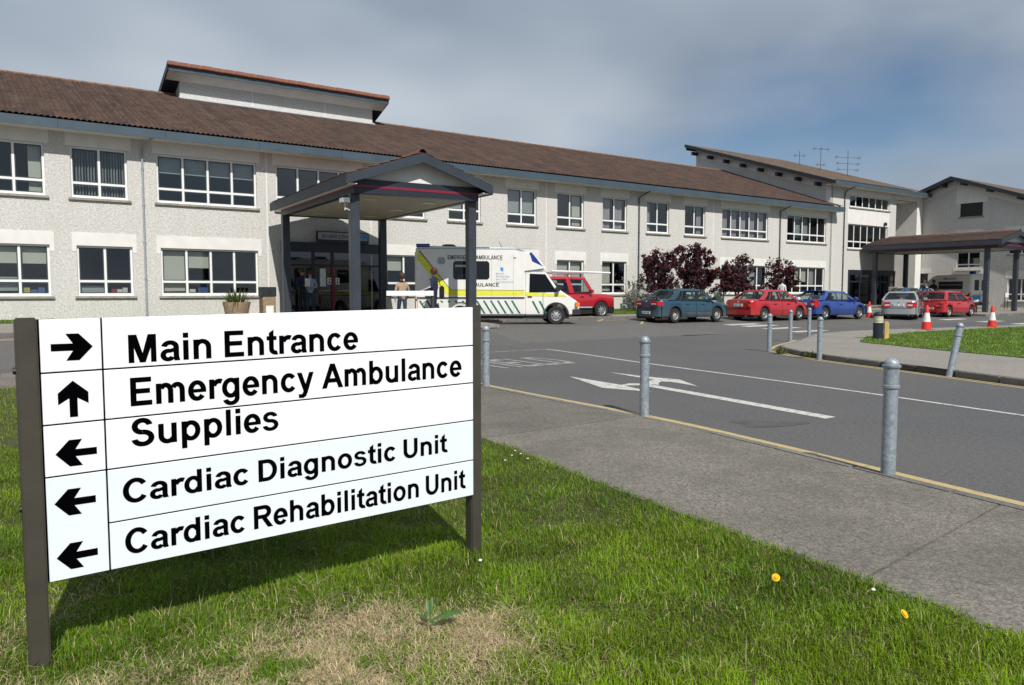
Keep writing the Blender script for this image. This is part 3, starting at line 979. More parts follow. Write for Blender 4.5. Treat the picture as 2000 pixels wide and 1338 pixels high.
lower = [
    (-1.9, 1.38, 4, [('blind', 2, 4, .62, 1), ('blind_grey', 2, 3, .05, .35), ('stack', 3.05, 3.9, 0, .19, ['cloth_yellow', 'cloth_blue', 'cloth_blue'])]),
    (2.14, 3.80, 2, [('blind_grey', 0, 1, 0.02, .17), ('stack', 1.2, 1.9, 0, .17, ['red_box', 'paper', 'paper'])]),
    (4.69, 8.04, 4, [('blind', 0, 1, .05, 1), ('blind', 1, 2, .58, 1), ('stack', .1, .6, 0, .2, ['red_box', 'red_box']), ('stack', 1.1, 1.4, 0, .2, ['paper']), ('stack', 1.5, 1.95, 0, .33, ['cloth_blue'])]),
    (13.28, 14.95, 2, [('blind', 0, 1, .6, 1)]),
    (16.26, 17.93, 2, None),
    (19.42, 21.07, 2, None),
    (22.28, 23.98, 2, [('blind', 0, 2, .45, 1)]),
    (25.18, 26.87, 2, [('blind', 0, .9, .05, 1)]),
    (28.3, 29.97, 2, None),
    (31.2, 32.87, 2, None),
    (34.3, 38.5, 5, [('blind_grey', 3, 4, .05, .9)]),
    (40.3, 44.5, 5, [('blind', 1, 3, .42, 1), ('curtain', 3, 4, .3, 1)]),
]
END_S = 45.0
LOB = (8.95, 13.0, .5, 3.40)
holes = [(a, b, UZ0, UZ1) for a, b, c, f in upper] + [(a, b, LZ0, LZ1) for a, b, c, f in lower] + [LOB]
wall_with_holes("wall", -14, END_S, .3, 6.75, holes, hosp)
for a, b, c, f in upper:
    window(hosp, a, b, UZ0, UZ1, c, True, 0., f)
    B(a - .13, b + .13, -.010, .002, UZ1, 6.74).build("lintel_band", 'smooth_wall', hosp, fixn=False)
for a, b, c, f in lower:
    window(hosp, a, b, LZ0, LZ1, c, True, 0., f)
    mb = MB().box(a - .13, b + .13, -.010, .002, LZ1, 3.47)
    mb.box(a - .13, a - .004, -.0095, .0015, LZ1 - .2, LZ1).box(b + .004, b + .13, -.0095, .0015, LZ1 - .2, LZ1)
    mb.build("lintel_band", 'smooth_wall', hosp, fixn=False)
for s in (8.41, 12.62, 21.62, 33.55):
    B(s - .03, s + .03, -.006, .002, .3, 6.7).build("movement_joint", 'smooth_wall', hosp, fixn=False)
# rooms behind the glass
inn = MB()
for z0, z1 in ((.55, 3.62), (3.85, 6.68)):
    inn.face([(-14, .22, z0), (END_S, .22, z0), (END_S, 5.2, z0), (-14, 5.2, z0)])
    inn.face([(-14, 5.2, z1), (END_S, 5.2, z1), (END_S, .22, z1), (-14, .22, z1)])
    inn.face([(-14, 5.2, z0), (END_S, 5.2, z0), (END_S, 5.2, z1), (-14, 5.2, z1)])
    for s in (-14, -2.6, 1.8, 4.2, 8.4, 13.15, 15.7, 18.6, 21.7, 24.6, 27.6, 30.6, 33.6, 39.5, END_S - .02):
        inn.face([(s, .22, z0), (s, 5.2, z0), (s, 5.2, z1), (s, .22, z1)])
inn.build("interior", 'room_dark', hosp, fixn=False)

def tiles(name, s0, s1, t0, t1, z0, slope, parent, mat, pitch=.165, row=.32, amp=.065, sub=8, side=1):
    """interlocking pantiles: rolls across, stepped courses up the slope"""
    ns = int((s1 - s0) / pitch * sub) + 1
    s = np.linspace(s0, s1, ns)
    wv = amp * np.abs(np.sin(np.pi * (s - s0) / pitch)) ** .5
    nr = int((t1 - t0) / row)
    lines = []
    for r in range(nr):
        ta, tb = t0 + (t1 - t0) * r / nr, t0 + (t1 - t0) * (r + 1) / nr
        lines.append((ta, .028)); lines.append((tb, .0))
    V = np.zeros((len(lines), ns, 3), np.float32)
    for k, (t, hgt) in enumerate(lines):
        V[k, :, 0] = s; V[k, :, 1] = t
        V[k, :, 2] = z0 + slope * (t - t0) + hgt + wv
    nl = len(lines)
    idx = np.arange(nl * ns).reshape(nl, ns)
    f = np.stack([idx[:-1, :-1], idx[:-1, 1:], idx[1:, 1:], idx[1:, :-1]], -1).reshape(-1, 4)
    me = bpy.data.meshes.new(name)
    me.vertices.add(nl * ns); me.vertices.foreach_set('co', V.reshape(-1))
    me.loops.add(f.size); me.loops.foreach_set('vertex_index', f.reshape(-1).astype(np.int32))
    me.polygons.add(len(f)); me.polygons.foreach_set('loop_start', (np.arange(len(f)) * 4).astype(np.int32))
    me.polygons.foreach_set('loop_total', np.full(len(f), 4, np.int32))
    me.update(calc_edges=True); me.materials.append(M[mat])
    o = link(bpy.data.objects.new(name, me), parent)
    o['kind'] = 'stuff'
    return o

SL = .364
EZ = 6.95
RT = 8.8                                       # ridge line, metres behind the front
RZ = EZ + SL * (RT + .6)
tiles("roof_tiles", -14, 45.35, -.66, RT, EZ - .02, SL, hosp, 'roof')
bk = MB(); bk.face([(-14, RT, RZ), (45, RT, RZ), (45, RT + 9.4, EZ), (-14, RT + 9.4, EZ)])
bk.face([(-14, -.5, EZ - .06), (45, -.5, EZ - .06), (45, RT, RZ - .06), (-14, RT, RZ - .06)])
bk.build("roof", 'roof_far', hosp, fixn=False)
rc = MB(); rc.lathe([(.13, 0), (.13, .44), (.115, .44), (.115, .0)], 9, axis='y', a0=-.2, a1=math.pi + .2)
rmesh = rc.mesh("ridge_tile", 'ridge_dull', smooth=True, fixn=False)
for k in range(131):
    o = bpy.data.objects.new("ridge_tile", rmesh); link(o, hosp)
    o.location = (-13.5 + k * .445, RT, RZ - .02 + random.uniform(-.006, .006)); o.rotation_euler = (0, 0, R(-90))
for k in range(19):
    a = -14 + k * 3.14; b = min(a + 3.13, 45.55)
    B(a, b, -.68, -.64, 6.66, 6.94).build("fascia_board", 'fascia', hosp, fixn=False)
B(45.55, 45.58, -.68, .02, 6.66, 6.94).build("fascia_board", 'fascia', hosp, fixn=False)
B(-14, 45.55, -.64, .0, 6.672, 6.70).build("soffit", 'smooth_wall', hosp, fixn=False)
def downpipe(parent, s, z0, z1, t=-.06, mat='pipe', off=-.62):
    mb = MB()
    mb.path([(s + .25, off, z1), (s + .03, t - .12, z1 - .22), (s, t, z1 - .32), (s, t, z0)], .035, 8)
    for z in np.arange(z0 + .2, z1 - .4, 1.25):
        mb.tube((s, t, z), (s, t, z + .05), .046, None, 8)
    mb.build("downpipe", mat, parent, smooth=True)
downpipe(hosp, 4.18, .5, 6.67)
downpipe(hosp, 27.68, .6, 6.67, mat='pipe_dark')
downpipe(hosp, 39.62, .6, 6.67, mat='pipe_dark')

# lantern box that breaks through the ridge
CT, CL0, CL1 = 8.0, 7.15, 16.45
zb = EZ + SL * (CT + .6)
def cler_z(t): return 11.42 - SL * (t - 7.3)
mb = MB()
mb.prism([(CT, zb - .3), (CT, cler_z(CT) - .06), (12.5, cler_z(12.5) - .06), (12.5, 8.0)], CL0, CL1, 'yz')
mb.build("clerestory_wall", 'pebble', hosp)
for s in (10.35, 13.9):
    B(s - .025, s + .025, CT - .006, CT, zb, 10.98).build("movement_joint", 'smooth_wall', hosp, fixn=False)
mb = MB(); mb.face([(CL0 - .62, 7.3, 11.42), (CL1 + .62, 7.3, 11.42), (CL1 + .62, 12.5, cler_z(12.5)), (CL0 - .62, 12.5, cler_z(12.5))])
mb.build("clerestory_roof", 'roof_far', hosp, fixn=False)
mb = MB().prism([(7.3, 11.40), (12.5, cler_z(12.5) - .02), (12.5, cler_z(12.5) - .30), (7.34, 11.13)], CL0 - .62, CL0 - .57, 'yz')
mb.build("verge_board", 'fascia_dark', hosp)
mb = MB().prism([(7.3, 11.40), (12.5, cler_z(12.5) - .02), (12.5, cler_z(12.5) - .30), (7.34, 11.13)], CL1 + .57, CL1 + .62, 'yz')
mb.build("verge_board", 'fascia_dark', hosp)
B(CL0 - .57, CL1 + .57, 7.3, 7.34, 11.10, 11.39).build("fascia_board", 'fascia', hosp, fixn=False)
mb = MB(); mb.face([(CL0 - .57, 7.34, 11.13), (CL1 + .57, 7.34, 11.13), (CL1 + .57, CT, cler_z(CT) - .30), (CL0 - .57, CT, cler_z(CT) - .30)])
mb.build("soffit", 'smooth_wall', hosp, fixn=False)
mb = MB(); mb.face([(CL0 - .57, CT, cler_z(CT) - .30), (CL0, CT, cler_z(CT) - .30), (CL0, 12.5, cler_z(12.5) - .30), (CL0 - .57, 12.5, cler_z(12.5) - .30)])
mb.face([(CL1, CT, cler_z(CT) - .30), (CL1 + .57, CT, cler_z(CT) - .30), (CL1 + .57, 12.5, cler_z(12.5) - .30), (CL1, 12.5, cler_z(12.5) - .30)])
mb.build("soffit", 'fascia_dark', hosp, fixn=False)
mb = MB(); mb.prism([(CT - .28, zb - .04), (CT - .005, zb + .06), (CT - .005, zb + .13), (CT - .30, zb - .01)], CL0 - .05, CL1 + .05, 'yz')
mb.build("flashing", 'lead', hosp)
rt = MB().box(0, .470, -.06, .30, -.13, .075)
rtm = rt.mesh("ridge_tile", 'ridge', bevel=.02, seg=2)
for k in range(22):
    o = bpy.data.objects.new("ridge_tile", rtm); link(o, hosp)
    o.location = (CL0 - .62 + k * .4796, 7.27, 11.42 + random.uniform(-.008, .008)); o.rotation_euler = (R(-20), 0, random.uniform(-.01, .01))

# accident and emergency lobby: glazed screen in the wall opening
lob = hosp
scr = MB()
a, b, z0, z1 = LOB
T0, T1 = -.16, -.04
scr.box(a - .05, b + .05, T0 - .05, T1 + .02, 3.05, 3.42)
for x in (a, a + 1.12, a + 1.9, a + 2.9, b - .1):
    scr.box(x, x + .10, T0, T1, .5, 3.05)
scr.box(a + .1, a + 1.12, T0 + .01, T1 - .01, 2.5, 2.58).box(a + 1.22, a + 1.9, T0 + .01, T1 - .01, 2.5, 2.58).box(a + 2.0, a + 2.9, T0 + .01, T1 - .01, 2.5, 2.58).box(a + 3.0, b - .1, T0 + .01, T1 - .01, 2.5, 2.58)
scr.box(a + .1, a + 1.12, T0 + .012, T1 - .012, 1.45, 1.51)
scr.build("entrance_screen", 'navy', hosp, fixn=False)
for x0, x1, c, d in ((a + .1, a + 1.12, .52, 1.45), (a + .1, a + 1.12, 1.51, 2.5), (a + .1, a + 1.12, 2.58, 3.05), (a + 1.22, a + 1.9, .52, 2.5), (a + 2.0, a + 2.9, .52, 2.5), (a + 3.0, b - .1, .52, 2.5), (a + 1.22, a + 1.9, 2.58, 3.05), (a + 2.0, a + 2.9, 2.58, 3.05), (a + 3.0, b - .1, 2.58, 3.05)):
    B(x0, x1, -.11, -.10, c, d).build("pane", 'glass', hosp, fixn=False)
B(a + 1.9, a + 2.0, T0 - .012, T0 - .002, .6, 2.5).build("door_edge", 'red_stripe', hosp, fixn=False)
for x in (a + 1.3, a + 2.1):
    MB().tube((x, T0 - .05, 1.55), (x + .5, T0 - .05, 1.55), .018, None, 8).build("door_handle", 'rim', hosp)
B(a + 1.42, a + 1.66, -.135, -.128, 1.72, 2.42).build("paper_notice", 'paper', hosp, fixn=False)
for x in (a + 1.72, a + 2.06):
    n_ = B(x, x + .16, -.135, -.128, 1.80, 2.06).build("paper_notice", 'paper', hosp, fixn=False)
    m2 = MB().prism([(x + .03, 1.84), (x + .13, 1.84), (x + .08, 1.94)], -.142, -.136)
    m2.lathe([(0, -.006), (.03, -.006), (.03, 0)], 10, (x + .08, -.136, 1.985), 'y')
    m2.build("notice_symbol", 'sign_text', n_)
# three-storey entrance block
blk = fthing("entrance_block", "three-storey rendered entrance block with sloping roof beside the long building", "building")
BS0, BS1 = 45.0, 56.75
ent = (47.2, 55.9, .4, 2.95)
bh = [(47.18, 52.15, 7.14, 7.95), (47.06, 52.0, 4.38, 6.02), (47.2, 53.06, .4, 2.95)]
wall_with_holes("wall", BS0, 53.06, .2, 8.45, bh, blk, 'pebble')
window(blk, *bh[0][:2], 7.14, 7.95, 6, False, 0., None)
window(blk, *bh[1][:2], 4.38, 6.02, 6, True, 0., None)
B(46.95, 52.2, -.010, .002, 6.02, 7.05).build("spandrel_panel", 'smooth_wall', blk, fixn=False)
B(46.95, 52.25, -.012, .002, 7.95, 8.40).build("lintel_band", 'smooth_wall', blk, fixn=False)
mb = MB()
mb.face([(53.06, 0, .2), (53.06, 3.2, .2), (53.06, 3.2, 8.0), (53.06, 0, 8.0)])
mb.face([(53.06, 3.2, .2), (55.95, 3.2, .2), (55.95, 3.2, 8.0), (53.06, 3.2, 8.0)])
mb.face([(53.06, 0, 8.0), (55.95, 0, 8.0), (55.95, 3.2, 8.0), (53.06, 3.2, 8.0)])
mb.build("recess_wall", 'smooth_wall', blk, fixn=False)
B(55.95, BS1, -.01, 3.3, .2, 8.45).build("corner_pier", 'smooth_wall', blk)
B(53.06, 55.95, -.005, .2, 8.0, 8.44).build("recess_head", 'smooth_wall', blk)
SB = .33
gw = MB(); gw.prism([(0, .2), (11.4, .2), (11.4, 8.72 + SB * 11.4), (0, 8.72)], BS0 - .004, BS0 + .2, 'yz')
gw.build("gable_wall", 'pebble', blk)
B(BS0 - .012, BS0 + .1, .01, .38, 6.6, 8.5).build("quoin_band", 'smooth_wall', blk, fixn=False)
gb = MB(); gb.prism([(0, 8.05), (11.3, 8.05 + SB * 11.3), (11.3, 8.70 + SB * 11.3), (0, 8.70)], BS0 - .014, BS0 - .002, 'yz')
gb.build("gable_band", 'smooth_wall', blk)
tiles("roof_tiles", BS0 - .64, BS1 - .2, -.66, 11.9, 8.58, SB, blk, 'roof_far', .33, .62, .05, 3)
rb = MB(); rb.face([(BS0 - .6, -.6, 8.54), (BS1 - .2, -.6, 8.54), (BS1 - .2, 11.9, 8.54 + SB * 12.5), (BS0 - .6, 11.9, 8.54 + SB * 12.5)])
rb.face([(BS0 - .6, 11.9, 8.58 + SB * 12.5), (BS1 - .2, 11.9, 8.58 + SB * 12.5), (BS1 - .2, 11.9, 8.2 + SB * 12.5), (BS0 - .6, 11.9, 8.2 + SB * 12.5)])
rb.face([(BS0, 11.4, .2), (BS1, 11.4, .2), (BS1, 11.4, 12.2), (BS0, 11.4, 12.2)])
rb.build("roof", 'fascia_dark', blk, fixn=False)
B(BS0 - .62, BS1 - .1, -.70, -.655, 8.35, 8.60).build("fascia_board", 'fascia', blk, fixn=False)
B(BS1 - .1, BS1 - .06, -.70, .6, 8.35, 8.60).build("fascia_board", 'fascia', blk, fixn=False)
B(BS0 - .6, BS1 - .1, -.655, .0, 8.36, 8.39).build("soffit", 'smooth_wall', blk, fixn=False)
vb = MB(); vb.prism([(-.66, 8.36), (12.0, 8.36 + SB * 12.66), (12.0, 8.60 + SB * 12.66), (-.66, 8.60)], BS0 - .66, BS0 - .615, 'yz')
vb.build("verge_board", 'fascia_dark', blk)
for k in range(8):
    t = .7 + k * 1.5
    B(BS0 - .62, BS0, t, t + .16, 8.18 + SB * t, 8.42 + SB * t).build("purlin_end", 'fascia_dark', blk, fixn=False)
downpipe(blk, 46.5, .5, 8.36, mat='pipe_dark')
fl = MB(); fl.prism([(-.7, EZ - .02), (RT, RZ + .06), (RT, RZ + .12), (-.7, EZ + .05)], BS0 - .10, BS0 - .03, 'yz')
fl.build("flashing", 'fascia_dark', blk)
MB().lathe([(0, -.12), (.09, -.12), (.11, 0), (.09, .1), (0, .12)], 10, (51.5, -.12, 6.2)).box(51.48, 51.52, -.08, 0, 6.18, 6.24).build("wall_lamp", 'black', blk)
es = MB()
a, b = 47.2, 53.06
es.box(a, b, -.1, .02, 2.62, 2.96)
for x in (a, a + 1.3, a + 2.6, a + 3.9, a + 4.9, b - .12): es.box(x, x + .12, -.08, .0, .45, 2.62)
es.box(a + .12, b - .12, -.06, -.02, 2.12, 2.22)
es.build("entrance_screen", 'navy', blk, fixn=False)
for x0, x1 in ((a + .12, a + 1.3), (a + 1.42, a + 2.6), (a + 2.72, a + 3.9), (a + 4.02, a + 4.9), (a + 5.02, b - .12)):
    B(x0, x1, -.045, -.038, .5, 2.12).build("pane", 'glass', blk, fixn=False)
    B(x0, x1, -.045, -.038, 2.22, 2.62).build("pane", 'glass', blk, fixn=False)
ib = MB()
for z0_, z1_ in ((.5, 3.4), (3.9, 6.5), (6.9, 8.3)):
    ib.face([(BS0 + .3, 5, z0_), (53, 5, z0_), (53, 5, z1_), (BS0 + .3, 5, z1_)])
    ib.face([(BS0 + .3, .22, z0_), (53, .22, z0_), (53, 5, z0_), (BS0 + .3, 5, z0_)])
    ib.face([(BS0 + .3, .22, z1_), (53, .22, z1_), (53, 5, z1_), (BS0 + .3, 5, z1_)])
    for s in (BS0 + .3, 53.0): ib.face([(s, .22, z0_), (s, 5, z0_), (s, 5, z1_), (s, .22, z1_)])
ib.build("interior", 'room_dark', blk, fixn=False)

# gabled wing at right angles
wing = fthing("gabled_wing", "grey pebbledash gabled wing at right angles to the entrance block", "building")
WS = 56.8
ga, gzp = -2.29, 9.45
def wz(t): return gzp - .37 * abs(t - ga)
def whole_wing():
    hs = [(-4.1, -2.62, 6.77, 7.72), (-4.06, -2.5, 3.0, 4.3), (-.54, .1, 2.1, 2.83), (-7.5, -5.85, .85, 2.4), (-4.15, -2.4, .9, 2.75), (-7.4, -5.8, 4.0, 5.4)]
    T = sorted({-13.0, 3.2, ga, *[h[0] for h in hs], *[h[1] for h in hs]})
    mb = MB()
    Zs = sorted({.2, *[h[2] for h in hs], *[h[3] for h in hs]})
    for c, d in zip(T, T[1:]):
        m = (c + d) / 2
        for z0, z1 in zip(Zs, Zs[1:] + [99]):
            k = (z0 + min(z1, 9)) / 2 if z1 < 99 else z0 + .01
            if any(h[0] < m < h[1] and h[2] < k < h[3] for h in hs): continue
            if z1 == 99 or min(wz(c), wz(d)) < z1:
                za, zb_ = min(z1, wz(c)), min(z1, wz(d))
                if za <= z0 and zb_ <= z0: continue
                mb.face([(WS, c, min(z0, za)), (WS, d, min(z0, zb_)), (WS, d, zb_), (WS, c, za)])
            else:
                mb.face([(WS, c, z0), (WS, d, z0), (WS, d, z1), (WS, c, z1)])
    for h in hs:
        c, d, z0, z1 = h; e = WS + .2
        mb.face([(WS, c, z0), (e, c, z0), (e, c, z1), (WS, c, z1)]); mb.face([(WS, d, z0), (WS, d, z1), (e, d, z1), (e, d, z0)])
        mb.face([(WS, c, z1), (e, c, z1), (e, d, z1), (WS, d, z1)]); mb.face([(WS, c, z0), (WS, d, z0), (e, d, z0), (e, c, z0)])
    mb.build("wall", 'pebble', wing, fixn=False)
    MB().box(WS + 2.5, WS + 2.6, -13, 3.2, .2, 8).build("interior", 'room_dark', wing)
    return hs
whs = whole_wing()
wroot = bpy.data.objects.new("window_bay", None)
def wwin(c, d, z0, z1, cols, split, dark=False):
    """window in the wing wall, built like the others and turned to face along the front"""
    pv = bpy.data.objects.new("window", None); link(pv, wing)
    pv.location = (WS, d, 0); pv.rotation_euler = (0, 0, R(-90))
    if dark:
        B(0, d - c, .08, .12, z0, z1).build("louvre_panel", 'black', pv, fixn=False)
        B(-.09, d - c + .09, -.07, .08, z0 - .1, z0).build("sill", 'sill', pv, fixn=False)
        return
    w = window(pv, 0, d - c, z0, z1, cols, split)
    w.name = "frame"
    for ch in list(w.children):
        ch.parent = pv
for h, cols, sp, dk in zip(whs, (1, 2, 1, 2, 2, 2), (0, 1, 0, 1, 1, 1), (1, 0, 1, 0, 0, 0)):
    wwin(*h, cols, bool(sp), bool(dk))
bpy.data.objects.remove(wroot)
for (c, d, z0, z1) in ((-4.4, -2.35, 7.72, 8.85), (-4.25, -2.3, 2.75, 3.22), (-7.6, -5.7, 2.4, 2.9), (-.75, .15, 2.83, 3.2), (-4.2, -2.35, 5.7, 5.85), (-7.6, -5.6, 5.4, 5.9)):
    MB().prism([(c, z0), (d, z0), (d, min(z1, wz(d) - .05)), (c, min(z1, wz(c) - .05))], WS - .012, WS + .002, 'yz').build("lintel_band", 'smooth_wall', wing)
gb = MB(); gb.prism([(-13, wz(-13) - .55), (ga, gzp - .55), (3.2, wz(3.2) - .55), (3.2, wz(3.2) - .02), (ga, gzp - .02), (-13, wz(-13) - .02)], WS - .008, WS + .003, 'yz')
gb.build("gable_band", 'smooth_wall', wing)
rf = MB()
for sgn, te in ((-1, -13.5), (1, 6.0)):
    rf.face([(WS - .85, ga, gzp + .16), (WS + 14, ga, gzp + .16), (WS + 14, te, wz(te) + .16), (WS - .85, te, wz(te) + .16)])
    rf.face([(WS - .85, ga, gzp + .02), (WS + 14, ga, gzp + .02), (WS + 14, te, wz(te) + .02), (WS - .85, te, wz(te) + .02)])
rf.build("roof", 'roof_far', wing, fixn=False)
for te in (-13.5, 6.0):
    vb = MB(); vb.prism([(ga, gzp - .10), (ga, gzp + .17), (te, wz(te) + .17), (te, wz(te) - .10)], WS - .9, WS - .852, 'yz')
    vb.build("verge_board", 'fascia_dark', wing)
for t in (-10.9, -8.5, -6.6, -4.7, -3.0, -1.6, .3):
    B(WS - .85, WS, t - .09, t + .09, wz(t) - .24, wz(t) + .01).build("purlin_end", 'fascia_dark', wing, fixn=False)
# ------------------------------------------------------------------ lettering: bold grotesque drawn stroke by stroke
def _rect(x0, y0, x1, y1): return [[(x0, y0), (x1, y0), (x1, y1), (x0, y1)]]
def _arc(cx, cy, rx, ry, a0, a1, tx, ty):
    n = max(4, int(abs(a1 - a0) / 9)); out = []
    P = []
    for k in range(n + 1):
        a = R(a0 + (a1 - a0) * k / n)
        P.append(((cx + rx * math.cos(a), cy + ry * math.sin(a)), (cx + (rx - tx) * math.cos(a), cy + (ry - ty) * math.sin(a))))
    for (o0, i0), (o1, i1) in zip(P, P[1:]): out.append([o0, o1, i1, i0])
    return out
S1, S2, S3 = .138, .115, .145
_n = _rect(.066, 0, .203, .519) + _arc(.303, .31, .24, .221, 0, 155, S1, S2) + _rect(.406, 0, .543, .31)
_bowl = _arc(.318, .26, .252, .272, -150, 150, S1, S2)
_bowlr = _arc(.293, .26, .252, .272, 30, 330, S1, S2)
_C = _arc(.385, .358, .34, .372, 36, 324, .15, .122)
_Pb = _rect(.073, 0, .218, .716) + _rect(.2, .595, .43, .716) + _rect(.2, .300, .43, .417) + _arc(.43, .508, .238, .208, -90, 90, .148, .119)
G = {
    'M': (.833, _rect(.073, 0, .205, .716) + _rect(.628, 0, .76, .716) + [[(.09, .716), (.272, .716), (.483, 0), (.350, 0)], [(.561, .716), (.743, .716), (.483, 0), (.350, 0)]]),
    'a': (.556, _rect(.375, .09, .512, .36) + [[(.375, .1), (.512, .1), (.538, 0), (.396, 0)]] + _arc(.285, .352, .227, .179, 0, 168, S1, .108) + _arc(.232, .150, .198, .162, 62, 330, .135, .1) + [[(.30, .312), (.39, .332), (.39, .236), (.28, .210)]]),
    'i': (.278, _rect(.072, 0, .209, .519) + _rect(.072, .589, .209, .716)),
    'n': (.611, _n),
    'h': (.611, _n + _rect(.066, .4, .203, .716)),
    'r': (.389, _rect(.066, 0, .203, .519) + _arc(.352, .29, .24, .241, 66, 160, S1, .125)),
    't': (.333, [[(.09, .14), (.227, .14), (.227, .70), (.09, .61)]] + _rect(.02, .410, .315, .519) + _arc(.30, .155, .21, .165, 180, 285, S1, .112)),
    'c': (.556, _arc(.293, .26, .253, .272, 38, 322, .14, S2)),
    'e': (.556, _arc(.280, .26, .250, .272, 0, 322, .14, .112) + _rect(.10, .212, .53, .300)),
    'm': (.889, _rect(.062, 0, .199, .519) + _arc(.3145, .325, .1995, .206, 0, 155, S1, S2) + _rect(.377, 0, .514, .325) + _arc(.6275, .325, .1995, .206, 0, 150, S1, S2) + _rect(.69, 0, .827, .325)),
    'g': (.611, _bowlr + _rect(.405, -.03, .543, .519) + _arc(.300, -.02, .243, .195, 196, 360, S1, .105)),
    'y': (.556, [[(.007, .519), (.153, .519), (.352, -.02), (.215, -.02)], [(.404, .519), (.547, .519), (.340, -.06), (.205, -.02)], [(.340, -.06), (.285, -.165), (.20, -.21), (.06, -.205), (.05, -.098), (.13, -.105), (.18, -.085), (.205, -.02)]]),
    'A': (.722, [[(.0, 0), (.155, 0), (.437, .716), (.284, .716)], [(.567, 0), (.722, 0), (.438, .716), (.285, .716)]] + _rect(.18, .163, .54, .283)),
    'b': (.611, _rect(.066, 0, .203, .716) + _bowl),
    'p': (.611, _rect(.066, -.2, .203, .519) + _bowl),
    'd': (.611, _rect(.408, 0, .545, .716) + _bowlr),
    'u': (.611, _rect(.406, 0, .543, .519) + _rect(.066, .20, .203, .519) + _arc(.303, .20, .237, .212, 180, 335, S1, S2)),
    'l': (.278, _rect(.072, 0, .209, .716)),
    'o': (.611, _arc(.305, .26, .265, .272, 0, 360, S1, S2)),
    's': (.556, _arc(.27, .380, .215, .151, 10, 270, .125, .096) + _arc(.274, .156, .238, .168, 190, 450, .125, .096)),
    'S': (.667, _arc(.325, .514, .262, .214, 12, 270, .145, .12) + _arc(.335, .204, .288, .216, 190, 450, .145, .12)),
    'C': (.722, _C),
    'G': (.778, _C + _rect(.42, .27, .70, .39) + _rect(.565, .09, .70, .3)),
    'D': (.722, _rect(.073, 0, .218, .716) + _rect(.2, .595, .35, .716) + _rect(.2, 0, .35, .121) + _arc(.35, .358, .33, .358, -90, 90, .148, .121)),
    'U': (.722, _rect(.072, .26, .217, .716) + _rect(.507, .26, .652, .716) + _arc(.362, .26, .29, .272, 180, 360, S3, .122)),
    'R': (.722, _Pb + [[(.33, .33), (.49, .33), (.725, 0), (.553, 0)]]),
    'B': (.722, _rect(.073, 0, .218, .716) + _rect(.2, .600, .40, .716) + _rect(.2, .32, .42, .43) + _rect(.2, 0, .43, .118) + _arc(.40, .518, .225, .198, -90, 90, .14, .114) + _arc(.43, .212, .242, .212, -90, 90, .148, .118)),
    'E': (.667, _rect(.073, 0, .218, .716) + _rect(.2, .595, .607, .716) + _rect(.2, .31, .57, .43) + _rect(.2, 0, .62, .121)),
    'N': (.722, _rect(.068, 0, .205, .716) + _rect(.513, 0, .65, .716) + [[(.068, .716), (.215, .716), (.65, 0), (.503, 0)]]),
    'L': (.611, _rect(.073, 0, .218, .716) + _rect(.2, 0, .58, .121)),
    'Y': (.667, _rect(.26, 0, .405, .32) + [[(.0, .716), (.165, .716), (.405, .30), (.26, .26)], [(.5, .716), (.665, .716), (.405, .26), (.26, .30)]]),
    'I': (.278, _rect(.065, 0, .21, .716)),
    'O': (.778, _arc(.389, .358, .345, .372, 0, 360, .15, .122)),
    '&': (.722, _arc(.29, .55, .17, .175, 0, 360, .12, .10) + _arc(.28, .19, .24, .205, 60, 370, .135, .105) + [[(.18, .45), (.32, .45), (.70, 0), (.53, 0)]]),
    ' ': (.278, []),
}
def word_width(t, track=0.): return sum(G[c][0] + track for c in t) - track
def letters(parent, text, x0, x1, z0, cap, y, mat, name="letter", shear=0., plane='xz', one=False, thick=.0015, fat=0.):
    """each letter a thin raised piece, fitted between x0 and x1 with cap height cap"""
    w = word_width(text)
    lead = .07
    sx = (x1 - x0) / max(w - 2 * lead, .01)
    sz = cap / .716
    pen = -lead
    allb = MB() if one else None
    for ch in text:
        adv, polys = G[ch]
        if polys:
            mb = allb or MB()
            for k, p in enumerate(polys):
                for fi, (fx, fz) in enumerate(((-1, -.5), (1, -.5), (-1, .5), (1, .5)) if fat else ((0, 0),)):
                    q = [(x0 + (pen + a + fx * fat) * sx + shear * b * sz, z0 + (b + fz * fat) * sz) for a, b in p]
                    e = y - thick - 1e-5 * (k % 7) - 8e-5 * fi
                    mb.face([(a, e, b) for a, b in q] if plane == 'xz' else [(a, b, -e) for a, b in q])
            if not one:
                mb.build(name, mat, parent, fixn=False)
        pen += adv
    if one:
        o_ = allb.build(name, mat, parent, fixn=False); o_['kind'] = 'stuff'
        return o_

# ------------------------------------------------------------------ direction sign in the foreground
sa = math.atan2(1.31, 1.75)
sign = thing("direction_sign", "white hospital direction sign on two brown posts in the foreground grass", "sign", (-1.98, 3.09, .035), sa)
TILT = .011
def post(x0, x1, y0, y1, h):
    MB().box(x0, x1, y0, y1, -.35, h).build("post", 'post', sign, bevel=.006, seg=2)
post(-.045, .033, -.035, .035, 1.405)
post(2.172, 2.246, -.005, .065, 1.432)
for z in (1.19, .62):
    MB().tube((-.055, .0, z), (-.044, .0, z), .014, None, 8).build("bolt", 'black', sign)
PX0, PX1, PV = .036, 2.171, .2655
rowsz = [1.4, 1.176, .959, .741, .506, .296]
def cell(x0, x1, za, zb, name, mat='sign_white'):
    g = .0036
    z = lambda x, v: v + TILT * x
    mb = MB()
    yf, yb = -.032, .0
    c = [(x0 + g, z(x0, za) + g), (x1 - g, z(x1, za) + g), (x1 - g, z(x1, zb) - g), (x0 + g, z(x0, zb) - g)]
    mb.prism(c, yf, yb)
    return mb.build(name, mat, sign, bevel=.0015)
